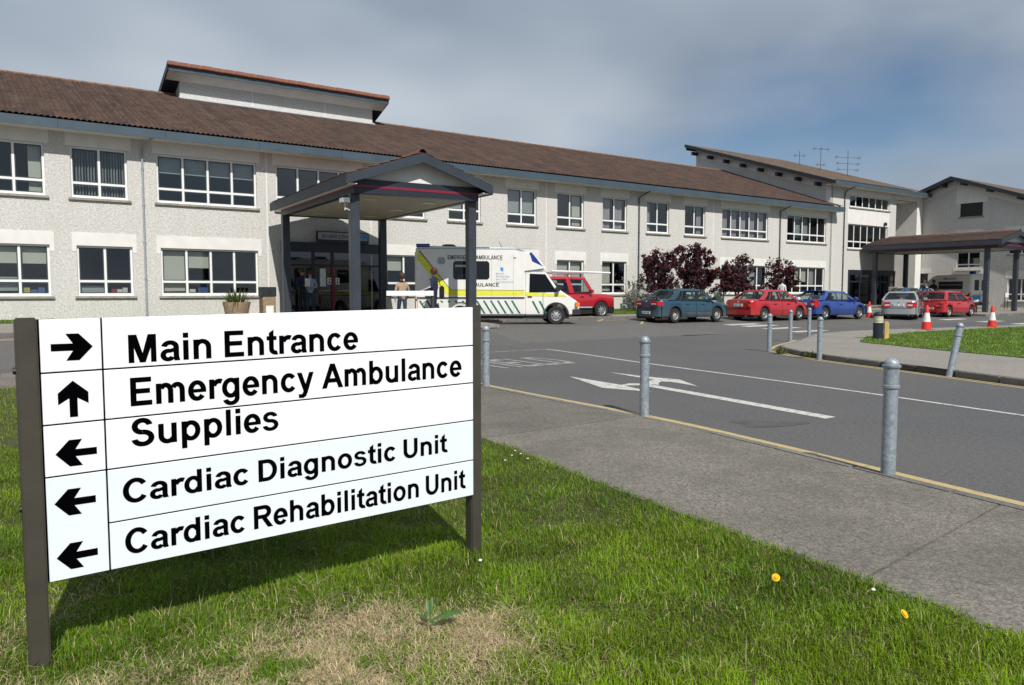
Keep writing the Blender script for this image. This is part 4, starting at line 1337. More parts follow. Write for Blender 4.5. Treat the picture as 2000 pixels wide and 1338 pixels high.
bkp = MB(); bkp.prism([(PX0, rowsz[5]), (PX1, rowsz[5] + TILT * PX1), (PX1, rowsz[0] + TILT * PX1 - .004), (PX0, rowsz[0] - .004)], -.024, .012)
bkp.build("backing_board", 'sign_text', sign)
texts = [([("Main", .366, .712), ("Entrance", .773, 1.441)], 1.198, .122), ([("Emergency", .368, 1.194), ("Ambulance", 1.259, 2.080)], 1.008, .124), ([("Supplies", .370, 1.015)], .828, .122), ([("Cardiac", .329, .866), ("Diagnostic", .917, 1.657), ("Unit", 1.709, 1.978)], .582, .106), ([("Cardiac", .331, .844), ("Rehabilitation", .890, 1.801), ("Unit", 1.847, 2.101)], .354, .111)]
lrows = [(1.176, 1.4), (.959, 1.176), (.741, .959), (.296, .741)]
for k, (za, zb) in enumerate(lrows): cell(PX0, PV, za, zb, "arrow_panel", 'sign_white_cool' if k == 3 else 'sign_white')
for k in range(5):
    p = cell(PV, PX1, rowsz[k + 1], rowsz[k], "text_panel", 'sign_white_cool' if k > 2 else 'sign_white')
    ws, z0, cap = texts[k]
    for t, x0, x1 in ws: letters(p, t, x0, x1, z0, cap, -.032, 'sign_text', "letter", fat=.004)
    for ch in p.children:
        for v in ch.data.vertices: v.co.z += TILT * v.co.x * .9
def arrow(cx, cz, ang):
    sh = [(-.076, -.015), (.004, -.015), (-.022, -.056), (.026, -.056), (.077, 0), (.026, .056), (-.022, .056), (.004, .015), (-.076, .015)]
    ca, sn = math.cos(ang), math.sin(ang)
    pts = [(cx + a * ca - b * sn, cz + a * sn + b * ca) for a, b in sh]
    mb = MB(); mb.face([(a, -.0335, b) for a, b in pts])
    mb.build("arrow", 'sign_text', sign, fixn=False)
arrow(.153, 1.281, 0); arrow(.151, 1.063, math.pi / 2); arrow(.155, .835, math.pi); arrow(.144, .627, math.pi); arrow(.144, .396, math.pi)

# worn word on the road, read from the near lane
letters(markings, "YIELD", 0, 2.15, 0, 1.75, 0, 'faint_line', "painted_letter", plane='xy', thick=.0)
for yo in markings.children:
    if not yo.name.startswith("painted_letter"): continue
    for v in yo.data.vertices:
        p = Vector((-.25, 15.0, 0)) + FD * v.co.x + FN * v.co.y
        v.co = (p.x, p.y, gz(p.x, p.y) + .005)
# ------------------------------------------------------------------ bollards, lamp bollard, cones
bp = MB(); bp.lathe([(.058, -.2), (.058, .74)], 20); pole_m = bp.mesh("pole", 'galv', smooth=True)
bc = MB(); bc.lathe([(.058, .74), (.070, .745), (.070, .765), (.061, .77), (.061, .905), (.068, .91), (.074, .918), (.074, .934), (.060, .938), (.058, .955), (.046, .975), (.02, .992), (0, .995)], 20)
cap_m = bc.mesh("cap", 'galv', smooth=True)
bo = [("galvanised steel bollard behind the right post of the direction sign", -.42, 12.18, 0, 0, 1.), ("galvanised steel bollard at the kerb beside the white turning arrow", 1.64, 9.32, 0, 0, 1.), ("largest galvanised bollard, nearest on the footpath at the right", 3.16, 6.28, 0, 0, 1.), ("steel bollard in front of the red saloon's rear wheel", 6.56, 19.27, 0, 0, .98), ("steel bollard between the red saloon's wheels, second behind the kerb corner", 8.5, 23.1, 0, 0, .98), ("farthest steel bollard, in front of the blue hatchback's tail", 10.05, 25.6, 0, 0, .98), ("steel bollard against the high kerb of the island corner", 6.90, 16.95, 0, 0, .98), ("leaning steel bollard knocked askew beside the island kerb", 7.92, 13.65, R(11), 0, 1.)]
for lab, x, y, ly, lx, sc in bo:
    o = thing("bollard", lab, "bollard", on_ground(x, y, .0), random.uniform(0, 3), "galvanised steel bollards along the kerbs")
    o.scale = (sc, sc, sc)
    if ly: o.rotation_euler = (R(-2), ly, 0)
    a = link(bpy.data.objects.new("pole", pole_m), o); b = link(bpy.data.objects.new("cap", cap_m), o)
lb = thing("lamp_bollard", "black lamp bollard with cream louvred head on the island lawn", "lamp bollard", on_ground(11.56, 23.9, .03))
MB().lathe([(.15, -.1), (.15, .52), (.0, .52)], 20).build("post", 'navy', lb, smooth=True)
for k in range(5):
    MB().lathe([(.125, .52 + k * .042), (.152, .52 + k * .042), (.128, .556 + k * .042), (.0, .556 + k * .042)], 20).build("louvre", 'louvre', lb, smooth=True)
MB().lathe([(.155, .735), (.158, .76), (.14, .82), (.08, .86), (0, .872)], 20).build("cap", 'navy', lb, smooth=True)
stk = thing("wooden_stake", "weathered yellow wooden stake standing beside the lamp bollard", "stake", on_ground(11.80, 23.85, .03))
MB().prism([(-.075, -.1), (.075, -.1), (.07, .50), (.02, .56), (-.075, .53)], -.03, .03).build("plank", 'stake', stk, bevel=.006)

def cone(x, y, lab, h=.76, dz=0., rz=0.):
    o = thing("traffic_cone", lab, "traffic cone", on_ground(x, y, dz), rz, "red and white traffic cones")
    k = h / .76
    B(-.155 * k, .155 * k, -.155 * k, .155 * k, 0, .03).build("base", 'cone_orange', o, bevel=.012)
    MB().lathe([(.145 * k, .03), (.118 * k, .24 * k)], 18).build("lower_band", 'cone_orange', o, smooth=True)
    MB().lathe([(.1175 * k, .24 * k), (.072 * k, .52 * k)], 18).build("white_sleeve", 'cone_white', o, smooth=True)
    MB().lathe([(.0715 * k, .52 * k), (.04 * k, .74 * k), (.03 * k, .76 * k), (0, .76 * k)], 18).build("tip", 'cone_orange', o, smooth=True)
cone(16.29, 29.76, "red and white traffic cone at the lawn edge in front of the red hatchback", .96, .03, .4)
cone(20.22, 31.9, "rightmost red and white traffic cone, beyond the island lawn", .9, .03, .9)
cone(18.47, 39.2, "small red and white traffic cone between the blue hatchback and the silver saloon", .82, 0., .2)

# ------------------------------------------------------------------ canopies
def canopy(name, label, loc, rz, W, Lc, zc, ze, zr, cols, zcol, over=.5, mat_roof='ridge', front='y0', group="gabled canopies over the entrances", fas='fascia', stripe=True, hipped=False):
    """local x across, y away from the road; roof ridge runs along y"""
    o = thing(name, label, "canopy", loc, rz, group)
    h = W / 2; yb_ = .30
    for x, y in cols:
        MB().box(x - .13, x + .13, y - .13, y + .13, zcol(x, y), zc + .02).build("column", 'steel_blue', o, bevel=.015)
    x0, x1 = -h + over * .55, h - over * .55
    # beams round the head
    for nm, (a, b, c, d) in (("beam", (x0, x1, yb_, yb_ + .2)), ("beam", (x0, x1, Lc - over * .5 - .2, Lc - over * .5)), ("beam", (x0, x0 + .2, yb_ + .2, Lc - over * .5 - .2)), ("beam", (x1 - .2, x1, yb_ + .2, Lc - over * .5 - .2))):
        B(a, b, c, d, zc, zc + .40).build("beam", 'navy', o, fixn=False)
    if stripe:
        B(x0 + .01, x1 - .01, yb_ - .008, yb_ + .002, zc + .17, zc + .235).build("red_stripe", 'red_stripe', o, fixn=False)
        B(x0 - .008, x0 + .002, yb_, Lc - over * .5, zc + .17, zc + .225).build("red_stripe", 'red_stripe', o, fixn=False)
    B(x0 + .2, x1 - .2, yb_ + .2, Lc - over * .5 - .2, zc + .03, zc + .06).build("ceiling", 'soffit', o, fixn=False)
    n = 0
    for y in np.linspace(over + 1.2, Lc - over - 1.2, 3):
        for x in (-h * .42, h * .42):
            B(x - .22, x + .22, y - .18, y + .18, zc + .012, zc + .032).build("light_panel", 'louvre', o, fixn=False)
    sl = (zr - ze) / h
    for sg in (-1, 1):
        pts = []
        ns = int(Lc / .165 * 3)
        nr = max(4, int(h / .3))
        mb = MB()
        lines = []
        for r in range(nr):
            lines += [(h * (1 - r / nr), .022), (h * (1 - (r + 1) / nr), 0.)]
        for xx, hg in lines:
            row = []
            for k in range(ns + 1):
                y = Lc * k / ns
                yy = y + ((.0 if not hipped else 0.))
                row.append((sg * (xx + .03), yy, zr - sl * xx + .06 + hg + .02 * abs(math.sin(math.pi * y / .165))))
            pts.append(row)
        mb.grid(pts)
        rt_ = mb.build("roof_tiles", mat_roof, o, fixn=False); rt_['kind'] = 'stuff'
        mb = MB()
        mb.prism([(sg * (h + .02), ze - .02), (0, zr - .02), (0, zr + .045), (sg * (h + .02), ze + .045)], .02, Lc - .02)
        mb.build("roof", 'fascia_dark', o)
        # raking fascia on both gables and eaves fascia along the side
        for y0 in (-.04, Lc):
            mb = MB(); mb.prism([(sg * (h + .05), ze - .22), (0, zr - .22), (0, zr + .05), (sg * (h + .05), ze + .05)], y0, y0 + .04)
            mb.build("gable_fascia", fas, o)
        B(min(sg * h, sg * (h + .05)), max(sg * h, sg * (h + .05)), .0, Lc, ze - .23, ze + .06).build("eaves_fascia", fas, o, fixn=False)
        B(min(sg * x1, sg * h), max(sg * x1, sg * h), .02, Lc - .02, ze - .20, ze - .18).build("eaves_soffit", 'smooth_wall', o, fixn=False)
    yg = yb_ + .06
    for y in (yg, Lc - over * .5 - .1):
        mb = MB(); mb.prism([(x0 + .02, zc + .40), (x1 - .02, zc + .40), (x1 - .02, zr - sl * (x1 - .02) - .03), (0, zr - .03), (x0 + .02, zr - sl * (x1 - .02) - .03)], y, y + .06)
        mb.build("gable_panel", 'smooth_wall', o)
    for k in range(int(Lc / .45)):
        q = MB(); q.lathe([(.11, 0), (.11, .44)], 9, axis='y', a0=-.1, a1=math.pi + .1)
        r_ = q.build("ridge_tile", 'ridge' if mat_roof == 'ridge' else 'ridge_dull', o, smooth=True, fixn=False)
        r_.location = (0, k * .45, zr + .05)
    return o
crz = FA - R(3.8)
cp = FP(10.02, -9.2)
ca, sn = math.cos(crz), math.sin(crz)
def loc2(x, y): return (cp.x + x * ca - y * sn, cp.y + x * sn + y * ca)
can1 = canopy("entrance_canopy", "gabled canopy over the accident and emergency entrance, dark columns and red stripe", (cp.x, cp.y, 0), crz, 4.5, 8.3, 4.27, 4.68, 5.45, [(-1.87, .6), (1.87, .6), (-1.87, 7.85), (1.87, 7.85)], lambda x, y: gz(*loc2(x, y)) + .11, fas='canopy_fascia')
camb = MB(); camb.box(-2.25, -2.05, .42, .72, 4.02, 4.14).tube((-2.15, .55, 4.02), (-2.15, .55, 3.8), .012).tube((-2.15, .55, 3.86), (-1.95, .6, 3.8), .015)
camb.build("security_camera", 'upvc', can1)
c2 = FP(51.0, -8.75)
can2 = canopy("main_entrance_canopy", "long brown-tiled canopy at the main entrance, at the far right", (c2.x, c2.y, 0), FA, 5.0, 8.5, 4.08, 4.50, 5.12, [(-2.0, .95), (2.0, .95), (-2.0, 7.9), (2.0, 7.9)], lambda x, y: gz(c2.x + x * FD.x + y * FN.x, c2.y + x * FD.y + y * FN.y) + .11, mat_roof='roof', fas='steel_blue')

# sign over the emergency doors
aes = fthing("entrance_nameboard", "dark nameboard over the accident and emergency doors", "sign")
B(10.2, 12.35, -.34, -.24, 3.42, 3.86).build("board", 'navy', aes, fixn=False)
B(10.25, 12.3, -.348, -.341, 3.54, 3.82).build("face_panel", 'logo_grey', aes, fixn=False)
letters(aes, "Accident & Emergency", 10.42, 12.0, 3.60, .14, -.349, 'red_stripe', "lettering", one=True)
B(12.06, 12.26, -.352, -.349, 3.60, 3.80).build("logo", 'logo_blue', aes, fixn=False)

# ------------------------------------------------------------------ small things round the entrances
def at_f(name, label, cat, s, q, dz=.13, rz=0., group=None):
    p = FP(s, -q)
    return thing(name, label, cat, (p.x, p.y, gz(p.x, p.y) + dz), FA + rz, group)

pl = at_f("planter", "round aggregate planter with a spiky green plant below the ground-floor window", "planter", 6.75, 1.7)
MB().lathe([(.36, 0), (.40, .3), (.46, .56), (.46, .60), (.41, .60), (.40, .52), (0, .52)], 24).build("pot", 'aggregate', pl, smooth=True)
def blades(n, r0, h0, h1, w, cols, seed, zb=0., spread=1.):
    rs = random.Random(seed); v, f, c = [], [], []
    for k in range(n):
        an = rs.uniform(0, 6.283); rr = r0 * math.sqrt(rs.random()); x, y = rr * math.cos(an), rr * math.sin(an)
        L_ = rs.uniform(h0, h1); ln = rs.uniform(.1, 1.15) * spread; dx, dy = math.cos(an) * math.sin(ln), math.sin(an) * math.sin(ln)
        px, py = -math.sin(an) * w / 2, math.cos(an) * w / 2; i = len(v)
        for fr, bend, wd in ((0, 0, .7), (.5, .0, 1.), (1., .18, .05)):
            cx, cy, cz = x + dx * L_ * fr, y + dy * L_ * fr, zb + math.cos(ln) * L_ * fr - bend * L_ * math.sin(ln)
            v += [(cx - px * wd, cy - py * wd, cz), (cx + px * wd, cy + py * wd, cz)]
        f += [(i, i + 1, i + 3, i + 2), (i + 2, i + 3, i + 5, i + 4)]
        cc = rs.choice(cols); s_ = rs.uniform(.75, 1.25); c += [(cc[0] * s_, cc[1] * s_, cc[2] * s_, 1)] * 6
    return v, f, c
def leafmesh(name, v, f, c, parent, mat='leaf', loc=None):
    me = bpy.data.meshes.new(name); me.from_pydata(v, [], f)
    a = me.color_attributes.new('col', 'FLOAT_COLOR', 'POINT')
    a.data.foreach_set('color', np.array(c, np.float32).reshape(-1))
    me.materials.append(M[mat]); o = link(bpy.data.objects.new(name, me), parent)
    if loc: o.location = loc
    return o
leafmesh("foliage", *blades(150, .3, .3, .72, .035, [(.05, .09, .02), (.09, .14, .04), (.14, .15, .05)], 3, .5), pl)
bn = at_f("litter_bin", "aggregate litter bin with dark hood beside the emergency entrance", "litter bin", 7.85, 1.6)
B(-.23, .23, -.23, .23, 0, .78).build("body", 'aggregate', bn, bevel=.02)
hd = MB(); hd.box(-.25, .25, -.25, .25, .78, 1.12); hd.build("hood", 'logo_grey' if False else 'fascia_dark', bn, bevel=.02)
B(-.13, .14, -.24, -.232, .14, .46).build("notice", 'paper', bn, fixn=False)
MB().lathe([(0, -.258), (.09, -.258), (.09, -.24)], 16, (0, 0, .95), 'y').build("opening", 'black', bn)
br = thing("low_signboard", "low white board on two grey posts in front of the emergency entrance", "signboard", (-2.90, 23.2, gz(-2.90, 23.2) + .12), R(2))
for x in (-.95, .45): B(x, x + .07, .02, .08, 0, 1.16).build("post", 'post', br, fixn=False)
B(-.93, .50, -.02, .015, 1.01, 1.16).build("board", 'sign_white', br, bevel=.004)
bb = at_f("waste_bin", "tall beige-fronted waste bin beside the main entrance", "waste bin", 47.2, 3.3)
B(-.32, .32, -.3, .3, 0, 1.0).build("body", 'aggregate', bb, bevel=.02)
B(-.34, .34, -.32, .32, 1.0, 1.3).build("hood", 'sill', bb, bevel=.03)
MB().lathe([(0, -.33), (.1, -.33), (.1, -.31)], 14, (0, 0, 1.15), 'y').build("opening", 'black', bb)
b2 = at_f("blue_bin", "bright blue bin beside the main entrance column", "bin", 48.1, 3.4)
MB().lathe([(.24, 0), (.27, .95), (.28, 1.0)], 18).build("body", 'bin_blue', b2, smooth=True)
MB().lathe([(.29, 1.0), (.28, 1.15), (.2, 1.25), (0, 1.28)], 18).build("lid", 'bin_blue', b2, smooth=True)
ss = at_f("small_signboard", "small white notice board on two thin legs by the gabled wing", "signboard", 55.6, 6.3, .12, R(10))
for x in (-.42, .38): B(x, x + .04, -.02, .02, 0, 1.05).build("leg", 'post', ss, fixn=False)
B(-.45, .45, -.035, -.021, .78, 1.06).build("board", 'sign_white', ss, fixn=False)
def aerial(s, t, z, h, label, bars):
    p = FP(s, t, z)
    o = thing("roof_aerial", label, "aerial", p, .25, "aerials on the entrance block roof")
    MB().tube((0, 0, -.5), (0, 0, h), .022, .02, 6).build("mast", 'antenna', o)
    for zz, w, k in bars:
        m = MB().tube((-w, 0, zz), (w, 0, zz), .014, None, 5)
        for j in range(k):
            x = -w + 2 * w * j / max(k - 1, 1); m.tube((x, -.22, zz), (x, .22, zz), .014, None, 4).tube((x, 0, zz - .15), (x, 0, zz + .15), .014, None, 4)
        m.build("crossbar", 'antenna', o)
aerial(53.2, 8, 11.6, 1.0, "shortest thin aerial on the entrance block roof", [(.65, .42, 2)])
aerial(53.0, 6, 10.8, 1.75, "middle aerial with top crossbar on the entrance block roof", [(1.65, .62, 3), (.45, .3, 2)])
aerial(53.4, 4, 10.1, 2.0, "branched aerial with two side dipoles nearest the roof end", [(1.45, 1.0, 2), (.55, .85, 2), (1.0, .9, 2)])
# ------------------------------------------------------------------ vehicles
def interp(pts, x): return float(np.interp(x, [p[0] for p in pts], [p[1] for p in pts]))
_wheel_cache = {}
def wheel_meshes(r, w, style):
    key = (r, w, style)
    if key not in _wheel_cache:
        t = MB(); t.lathe([(r * .60, -w / 2), (r * .93, -w / 2), (r, -w * .30), (r, w * .30), (r * .93, w / 2), (r * .60, w / 2)], 28, axis='y')
        rim = MB(); rim.lathe([(r * .62, -w * .42), (r * .58, -w * .46), (r * .52, -w * .36), (r * .50, -w * .20), (r * .18, -w * .30), (r * .15, -w * .40), (0, -w * .42)], 28, axis='y')
        rim.cur = 1
        n = {'spoke': 7, 'cover': 10, 'steel': 8}[style]
        for k in range(n):
            a = 2 * math.pi * k / n
            rr = r * (.40 if style != 'spoke' else .36)
            rim.lathe([(0, -w * .335), (r * (.075 if style != 'spoke' else .10), -w * .335), (r * .07, -w * .2)], 8, (rr * math.cos(a), 0, rr * math.sin(a)), 'y')
        tm = t.mesh("tyre", 'rubber', smooth=True)
        rm = rim.mesh("rim", ['hubcap' if style == 'cover' else 'rim', 'black'], smooth=True)
        _wheel_cache[key] = (tm, rm)
    return _wheel_cache[key]
def wheels(root, xs, y, r, w, style):
    tm, rm = wheel_meshes(r, w, style)
    for x in xs:
        for sg in (-1, 1):
            o = bpy.data.objects.new("wheel", tm); link(o, root)
            o.location = (x, sg * (y - w / 2), r)
            if sg > 0: o.rotation_euler = (0, 0, math.pi)
            link(bpy.data.objects.new("rim", rm), o)

def loft_body(deck, half, rear, front, arches, ra, sill, crown=.035, n=64, wl=None, flare=.0):
    xs = sorted(set(list(np.linspace(rear, front, n)) + [a + ra * c for a in arches for c in (-1, -.995, -.97, -.9, -.8, -.6, -.35, 0, .35, .6, .8, .9, .97, .995, 1)]))
    rows = []
    for x in xs:
        zd, w = interp(deck, x), interp(half, x)
        zl = interp(sill, x)
        for a in arches:
            if abs(x - a) < ra: zl = max(zl, .31 + math.sqrt(max(ra * ra - (x - a) ** 2, 0)))
        zl = min(zl, zd - .12)
        h = zd - zl
        sec = [(w * .93, zl), (w * .985, zl + h * .12), (w, zl + h * .38), (w * .995, zl + h * .62), (w * .97, zl + h * .84), (w * .925, zl + h * .96), (w * .84, zd), (w * .5, zd + crown * .7), (0, zd + crown)]
        ring = [(x, y, z) for y, z in sec] + [(x, -y, z) for y, z in reversed(sec[:-1])]
        rows.append(ring)
    mb = MB(); mb.grid(rows)
    mb.face(rows[0]); mb.face(rows[-1][::-1])
    return mb

def greenhouse(root, P, paint):
    """pillars and roof in body colour, each light of glass its own part"""
    rb, rr, fr, fb = P['gh']           # rear base, rear roof, front roof, front base (x)
    zb, zt = P['belt'], P['H']
    wb, wr = P['wb'], P['wr']
    zbr = P.get('belt_r', zb)
    def side(a, b, sg, out=0.):
        x0 = rb + (fb - rb) * a; x1 = rr + (fr - rr) * a
        z0 = zbr + (zb - zbr) * a; z1 = zt - .07 - .02 * (2 * a - 1) ** 2
        y = (wb + (wr - wb) * b + .035 * math.sin(math.pi * b) + out)
        return (x0 + (x1 - x0) * b, sg * y, z0 + (z1 - z0) * b)
    br = P['breaks']                    # a-values: alternating pillar / glass
    bl, bh = .06, .90
    fm = MB()
    for sg in (-1, 1):
        edges = [0.] + [v for pr in br for v in pr] + [1.]
        for k in range(0, len(edges) - 1):
            a0, a1 = edges[k], edges[k + 1]
            glass = k % 2 == 1
            for b0, b1 in ((0, bl), (bl, .35), (.35, .63), (.63, bh), (bh, 1)):
                if glass and b0 >= bl - 1e-6 and b1 <= bh + 1e-6: continue
                fm.face([side(a0, b0, sg), side(a1, b0, sg), side(a1, b1, sg), side(a0, b1, sg)])
            if glass:
                g = MB(); g.grid([[side(a0 + (a1 - a0) * i / 3, bl + (bh - bl) * j / 4, sg, -.006) for i in range(4)] for j in range(5)])
                g.build("side_window", 'car_glass', root, fixn=False)
                f2 = MB()
                for (p0, q0), (p1, q1) in zip([(a0, bl), (a1, bl), (a1, bh), (a0, bh)], [(a1, bl), (a1, bh), (a0, bh), (a0, bl)]):
                    f2.bar(side(p0, q0, sg, .004), side(p1, q1, sg, .004), .02, .02)
                f2.build("window_seal", 'black', root, fixn=False)
    # roof
    rows = []
    for i in range(9):
        a = i / 8
        x = rr + (fr - rr) * a
        zz = zt - .02 * (2 * a - 1) ** 2
        y0 = side(a, 1, 1)
        rows.append([(x, y0[1], y0[2]), (x, y0[1] - .05, zz - .022)] + [(x, (y0[1] - .05) * c, zz - .022 + .024 * (1 - c * c)) for c in (.6, .2, -.2, -.6)] + [(x, -y0[1] + .05, zz - .022), (x, -y0[1], y0[2])])
    fm.grid(rows)
    def end(u, v, a, bulge):
        """windscreen / rear light: u across -1..1, v up 0..1"""
        p = side(a, v, 1)
        s = 1 if a > .5 else -1
        zt_ = p[2] + (.048 if v > .99 else .03 * v)
        return (p[0] + s * bulge * (1 - u * u), p[1] * u, zt_)
    for a, nm, bg, v0 in ((1., "windscreen", .10, .05), (0., "rear_window", .07, P.get('rw0', .06))):
        us = np.linspace(-1, 1, 9)
        gl = MB(); gl.grid([[end(u, v, a, bg) for u in us[1:-1] * 1.18] for v in np.linspace(v0, .9, 5)])
        gl.build(nm, 'car_glass', root, fixn=False, smooth=True)
        for v_a, v_b in ((0, v0), (.9, 1.)):
            fm.grid([[end(u, v_a, a, bg) for u in us], [end(u, v_b, a, bg) for u in us]])
        for sg in (-1, 1):
            fm.grid([[end(sg * u, v, a, bg) for u in (.885, 1.)] for v in np.linspace(v0, .9, 5)])
    fm.build("pillars_and_roof", paint, root, smooth=True, weld=True)

def car(label, loc, rz, paint, P, name="car"):
    root = thing(name, label, P.get('cat', "car"), loc, rz, P.get('group', "cars parked in front of the building"))
    rear, front = P['rear'], P['front']
    body = loft_body(P['deck'], P['half'], rear, front, P['axles'], P['ra'], P['sill'])
    body.build("body", paint, root, smooth=True, weld=True)
    W = P['wb']
    ch = MB()
    xs = [rear + .12] + sorted([a + s * (P['ra'] + .02) for a in P['axles'] for s in (-1, 1)]) + [front - .12]
    for k in range(0, len(xs) - 1):
        wide = k % 2 == 0
        w = (W - .06) if wide else W - .28
        ch.box(xs[k], xs[k + 1], -w, w, .20 if wide else .26, P['belt'] - .22)
    ch.build("underbody", 'black', root, fixn=False)
    greenhouse(root, P, paint)
    rb, rr, fr, fb = P['gh']
    for x, w in ((fr - .75, .25), (rr + .55, .55)):
        for sg in (-1, 1):
            B(x - .08, x + .06, sg * .38 - w * .9 / 2, sg * .38 + w * .9 / 2, .45, P['belt'] + .26).build("seat_back", 'seat', root, bevel=.05)
            B(x - .06, x + .03, sg * .38 - .11, sg * .38 + .11, P['belt'] + .26, P['belt'] + .43).build("head_rest", 'seat', root, bevel=.03)
    B(rb + .06, fb - .1, -W * .88, W * .88, P['belt'] + .02, P['belt'] + .07).build("cabin_trim", 'seat', root, fixn=False)
    wheels(root, P['axles'], P['track'], P['r'], .19, P['wheel'])
    # bumpers, lamps, plates
    def wrap(x0, x1, z0, z1, grow, mat, nm, inner=None):
        """piece hugging the end of the car: rings following the plan outline"""
        n = 9; top, bot = [], []
        pts = []
        sgn = 1 if x1 > x0 else -1
        for i in range(n + 1):
            x = x0 + (x1 - x0) * i / n
            pts.append((x, interp(P['half'], x) * .985 + grow))
        ring = pts + [(x1 + sgn * grow, y) for y in (pts[-1][1] * .6, 0)]
        full = ring + [(x, -y) for x, y in reversed(ring[:-1])]
        mb = MB(); mb.grid([[(x, y, z) for x, y in full] for z in (z0, (z0 + z1) / 2, z1)])
        for z in (z0, z1): mb.grid([[(x, y, z) for x, y in full], [(x * .97, y * .9, z) for x, y in full]])
        mb.build(nm, mat, root, smooth=True)
    bm_ = P.get('bumper', paint)
    wrap(rear + .42, rear, P['zb0'], P['zb1'], .022, bm_, "rear_bumper")
    wrap(front - .42, front, .22, .50, .022, bm_, "front_bumper")
    tz0, tz1, tw = P['tail']
    for sg in (-1, 1):
        hw = interp(P['half'], rear + .05) * .95
        m = MB()
        y0, y1 = sg * (hw - tw), sg * hw
        m.grid([[(rear - .018, y0, z), (rear - .022, (y0 + y1) / 2, z), (rear - .008, y1, z), (rear + .10, sg * (interp(P['half'], rear + .10) * .985 + .012), z), (rear + .22, sg * (interp(P['half'], rear + .22) * .99 + .010), z)] for z in (tz0, (tz0 + tz1) / 2, tz1)])
        tl = m.build("tail_light", 'lamp_red', root, smooth=True)
        m = MB(); zz = tz0 + (tz1 - tz0) * .30; zh = (tz1 - tz0) * .26
        m.grid([[(rear - .026, y0 + (y1 - y0) * .12, z), (rear - .028, y0 + (y1 - y0) * .5, z), (rear - .018, y0 + (y1 - y0) * .85, z)] for z in (zz, zz + zh)])
        m.build("reversing_lens", P.get('lens', 'lamp_clear'), tl)
        hw = interp(P['half'], front - .08) * .95
        B(front - .13, front + .012, sg * (hw - .18) - .16, sg * (hw - .18) + .16, .56, .68).build("headlight", 'lamp_clear', root, bevel=.02)
        mm = MB(); xm = fb - .22; mm.prism([(xm - .05, P['belt'] + .03), (xm + .10, P['belt'] + .03), (xm + .06, P['belt'] + .17), (xm - .05, P['belt'] + .16)], sg * (W + .02), sg * (W + .19))
        mm.build("wing_mirror", P.get('mirror', paint), root, bevel=.02)
        for x in P['handles']:
            B(x, x + .17, sg * (interp(P['half'], x) - .01) - .02, sg * (interp(P['half'], x) - .01) + .02, P['belt'] - .17, P['belt'] - .13).build("door_handle", P.get('handle', 'black'), root, fixn=False)
        for x in P['shuts']:
            m = MB()
            zl, zd = .30, P['belt'] - .01
            pr = [(.0, .965), (.12, .985), (.38, 1.0), (.62, .995), (.84, .97), (.96, .93)]
            for (f0, w0), (f1, w1) in zip(pr, pr[1:]):
                h = interp(P['deck'], x) - .22
                m.bar((x, sg * interp(P['half'], x) * w0, .22 + h * f0), (x, sg * interp(P['half'], x) * w1, .22 + h * f1), .010, .012, (0, 1, 0))
            m.build("door_gap", 'black', root, fixn=False)
        B(P['axles'][0] + P['ra'] + .1, P['axles'][1] - P['ra'] - .1, sg * (W + .008) - .015, sg * (W + .008) + .012, .46, .51).build("side_moulding", P.get('strip', paint), root, fixn=False)
    MB().bar((rear - .012, -interp(P['half'], rear + .05) * .86, P['zb1'] + .03), (rear - .012, interp(P['half'], rear + .05) * .86, P['zb1'] + .03), .03, .012).build("boot_gap", 'black', root, fixn=False)
    B(rear + .02, rear + .3, -W * .72, W * .72, .17, .27).build("rear_valance", 'black', root, fixn=False)
    MB().tube((rear - .05, -.45, .22), (rear + .2, -.45, .22), .025, None, 8).build("exhaust_pipe", 'rim', root)
    MB().lathe([(0, -.006), (.035, -.004), (.04, .004)], 10, (0, 0, 0), 'y').build("boot_badge", 'rim', root, loc=(rear - .02, 0, P['tail'][1] + .0), rz=R(-90))
    pz = P['plate']
    pm = B(rear - .032, rear - .018, -.26, .26, pz, pz + .11).build("number_plate", 'plate', root, fixn=False)
    B(rear - .034, rear - .0325, .20, .255, pz + .008, pz + .102).build("country_band", 'logo_blue', pm, fixn=False)
    for k in range(7):
        if k == 3: continue
        B(rear - .034, rear - .0325, .12 - k * .052, .15 - k * .052, pz + .025, pz + .085).build("plate_character", 'sign_text', pm, fixn=False)
    if P.get('spoiler'):
        x, z = P['spoiler']
        m = MB(); m.prism([(x - .12, z), (x + .08, z - .015), (x + .08, z + .015), (x - .12, z + .025)], -W * .8, W * .8)
        m.box(x - .04, x + .02, -W * .62, -W * .56, z - .09, z).box(x - .04, x + .02, W * .56, W * .62, z - .09, z)
        m.build("spoiler", P.get('spoiler_mat', paint), root, bevel=.008)
    if P.get('hatch_glass_wiper'):
        pass
    return root

SALOON = dict(rear=-2.1, front=2.1, axles=(-1.22, 1.24), ra=.345, r=.30, track=.80, wheel='cover', H=1.42, belt=.90, belt_r=.94, wb=.835, wr=.60,
    deck=[(-2.1, .74), (-2.07, .90), (-1.98, .955), (-1.55, .965), (-1.0, .95), (.6, .90), (.95, .885), (1.6, .80), (1.95, .70), (2.07, .60), (2.1, .52)],
    half=[(-2.1, .60), (-2.05, .70), (-1.9, .79), (-1.5, .835), (0, .850), (1.4, .835), (1.8, .77), (2.0, .66), (2.1, .50)],
    sill=[(-2.1, .34), (-1.7, .24), (1.6, .20), (2.1, .28)], gh=(-1.58, -.88, .42, 1.12), breaks=[(.10, .20), (.22, .50), (.53, .90)],
    zb0=.28, zb1=.52, tail=(.68, .86, .36), plate=.62, handles=(-.62, .28), shuts=(-.05, .92))
def V(base, **k):
    d = dict(base); d.update(k); return d
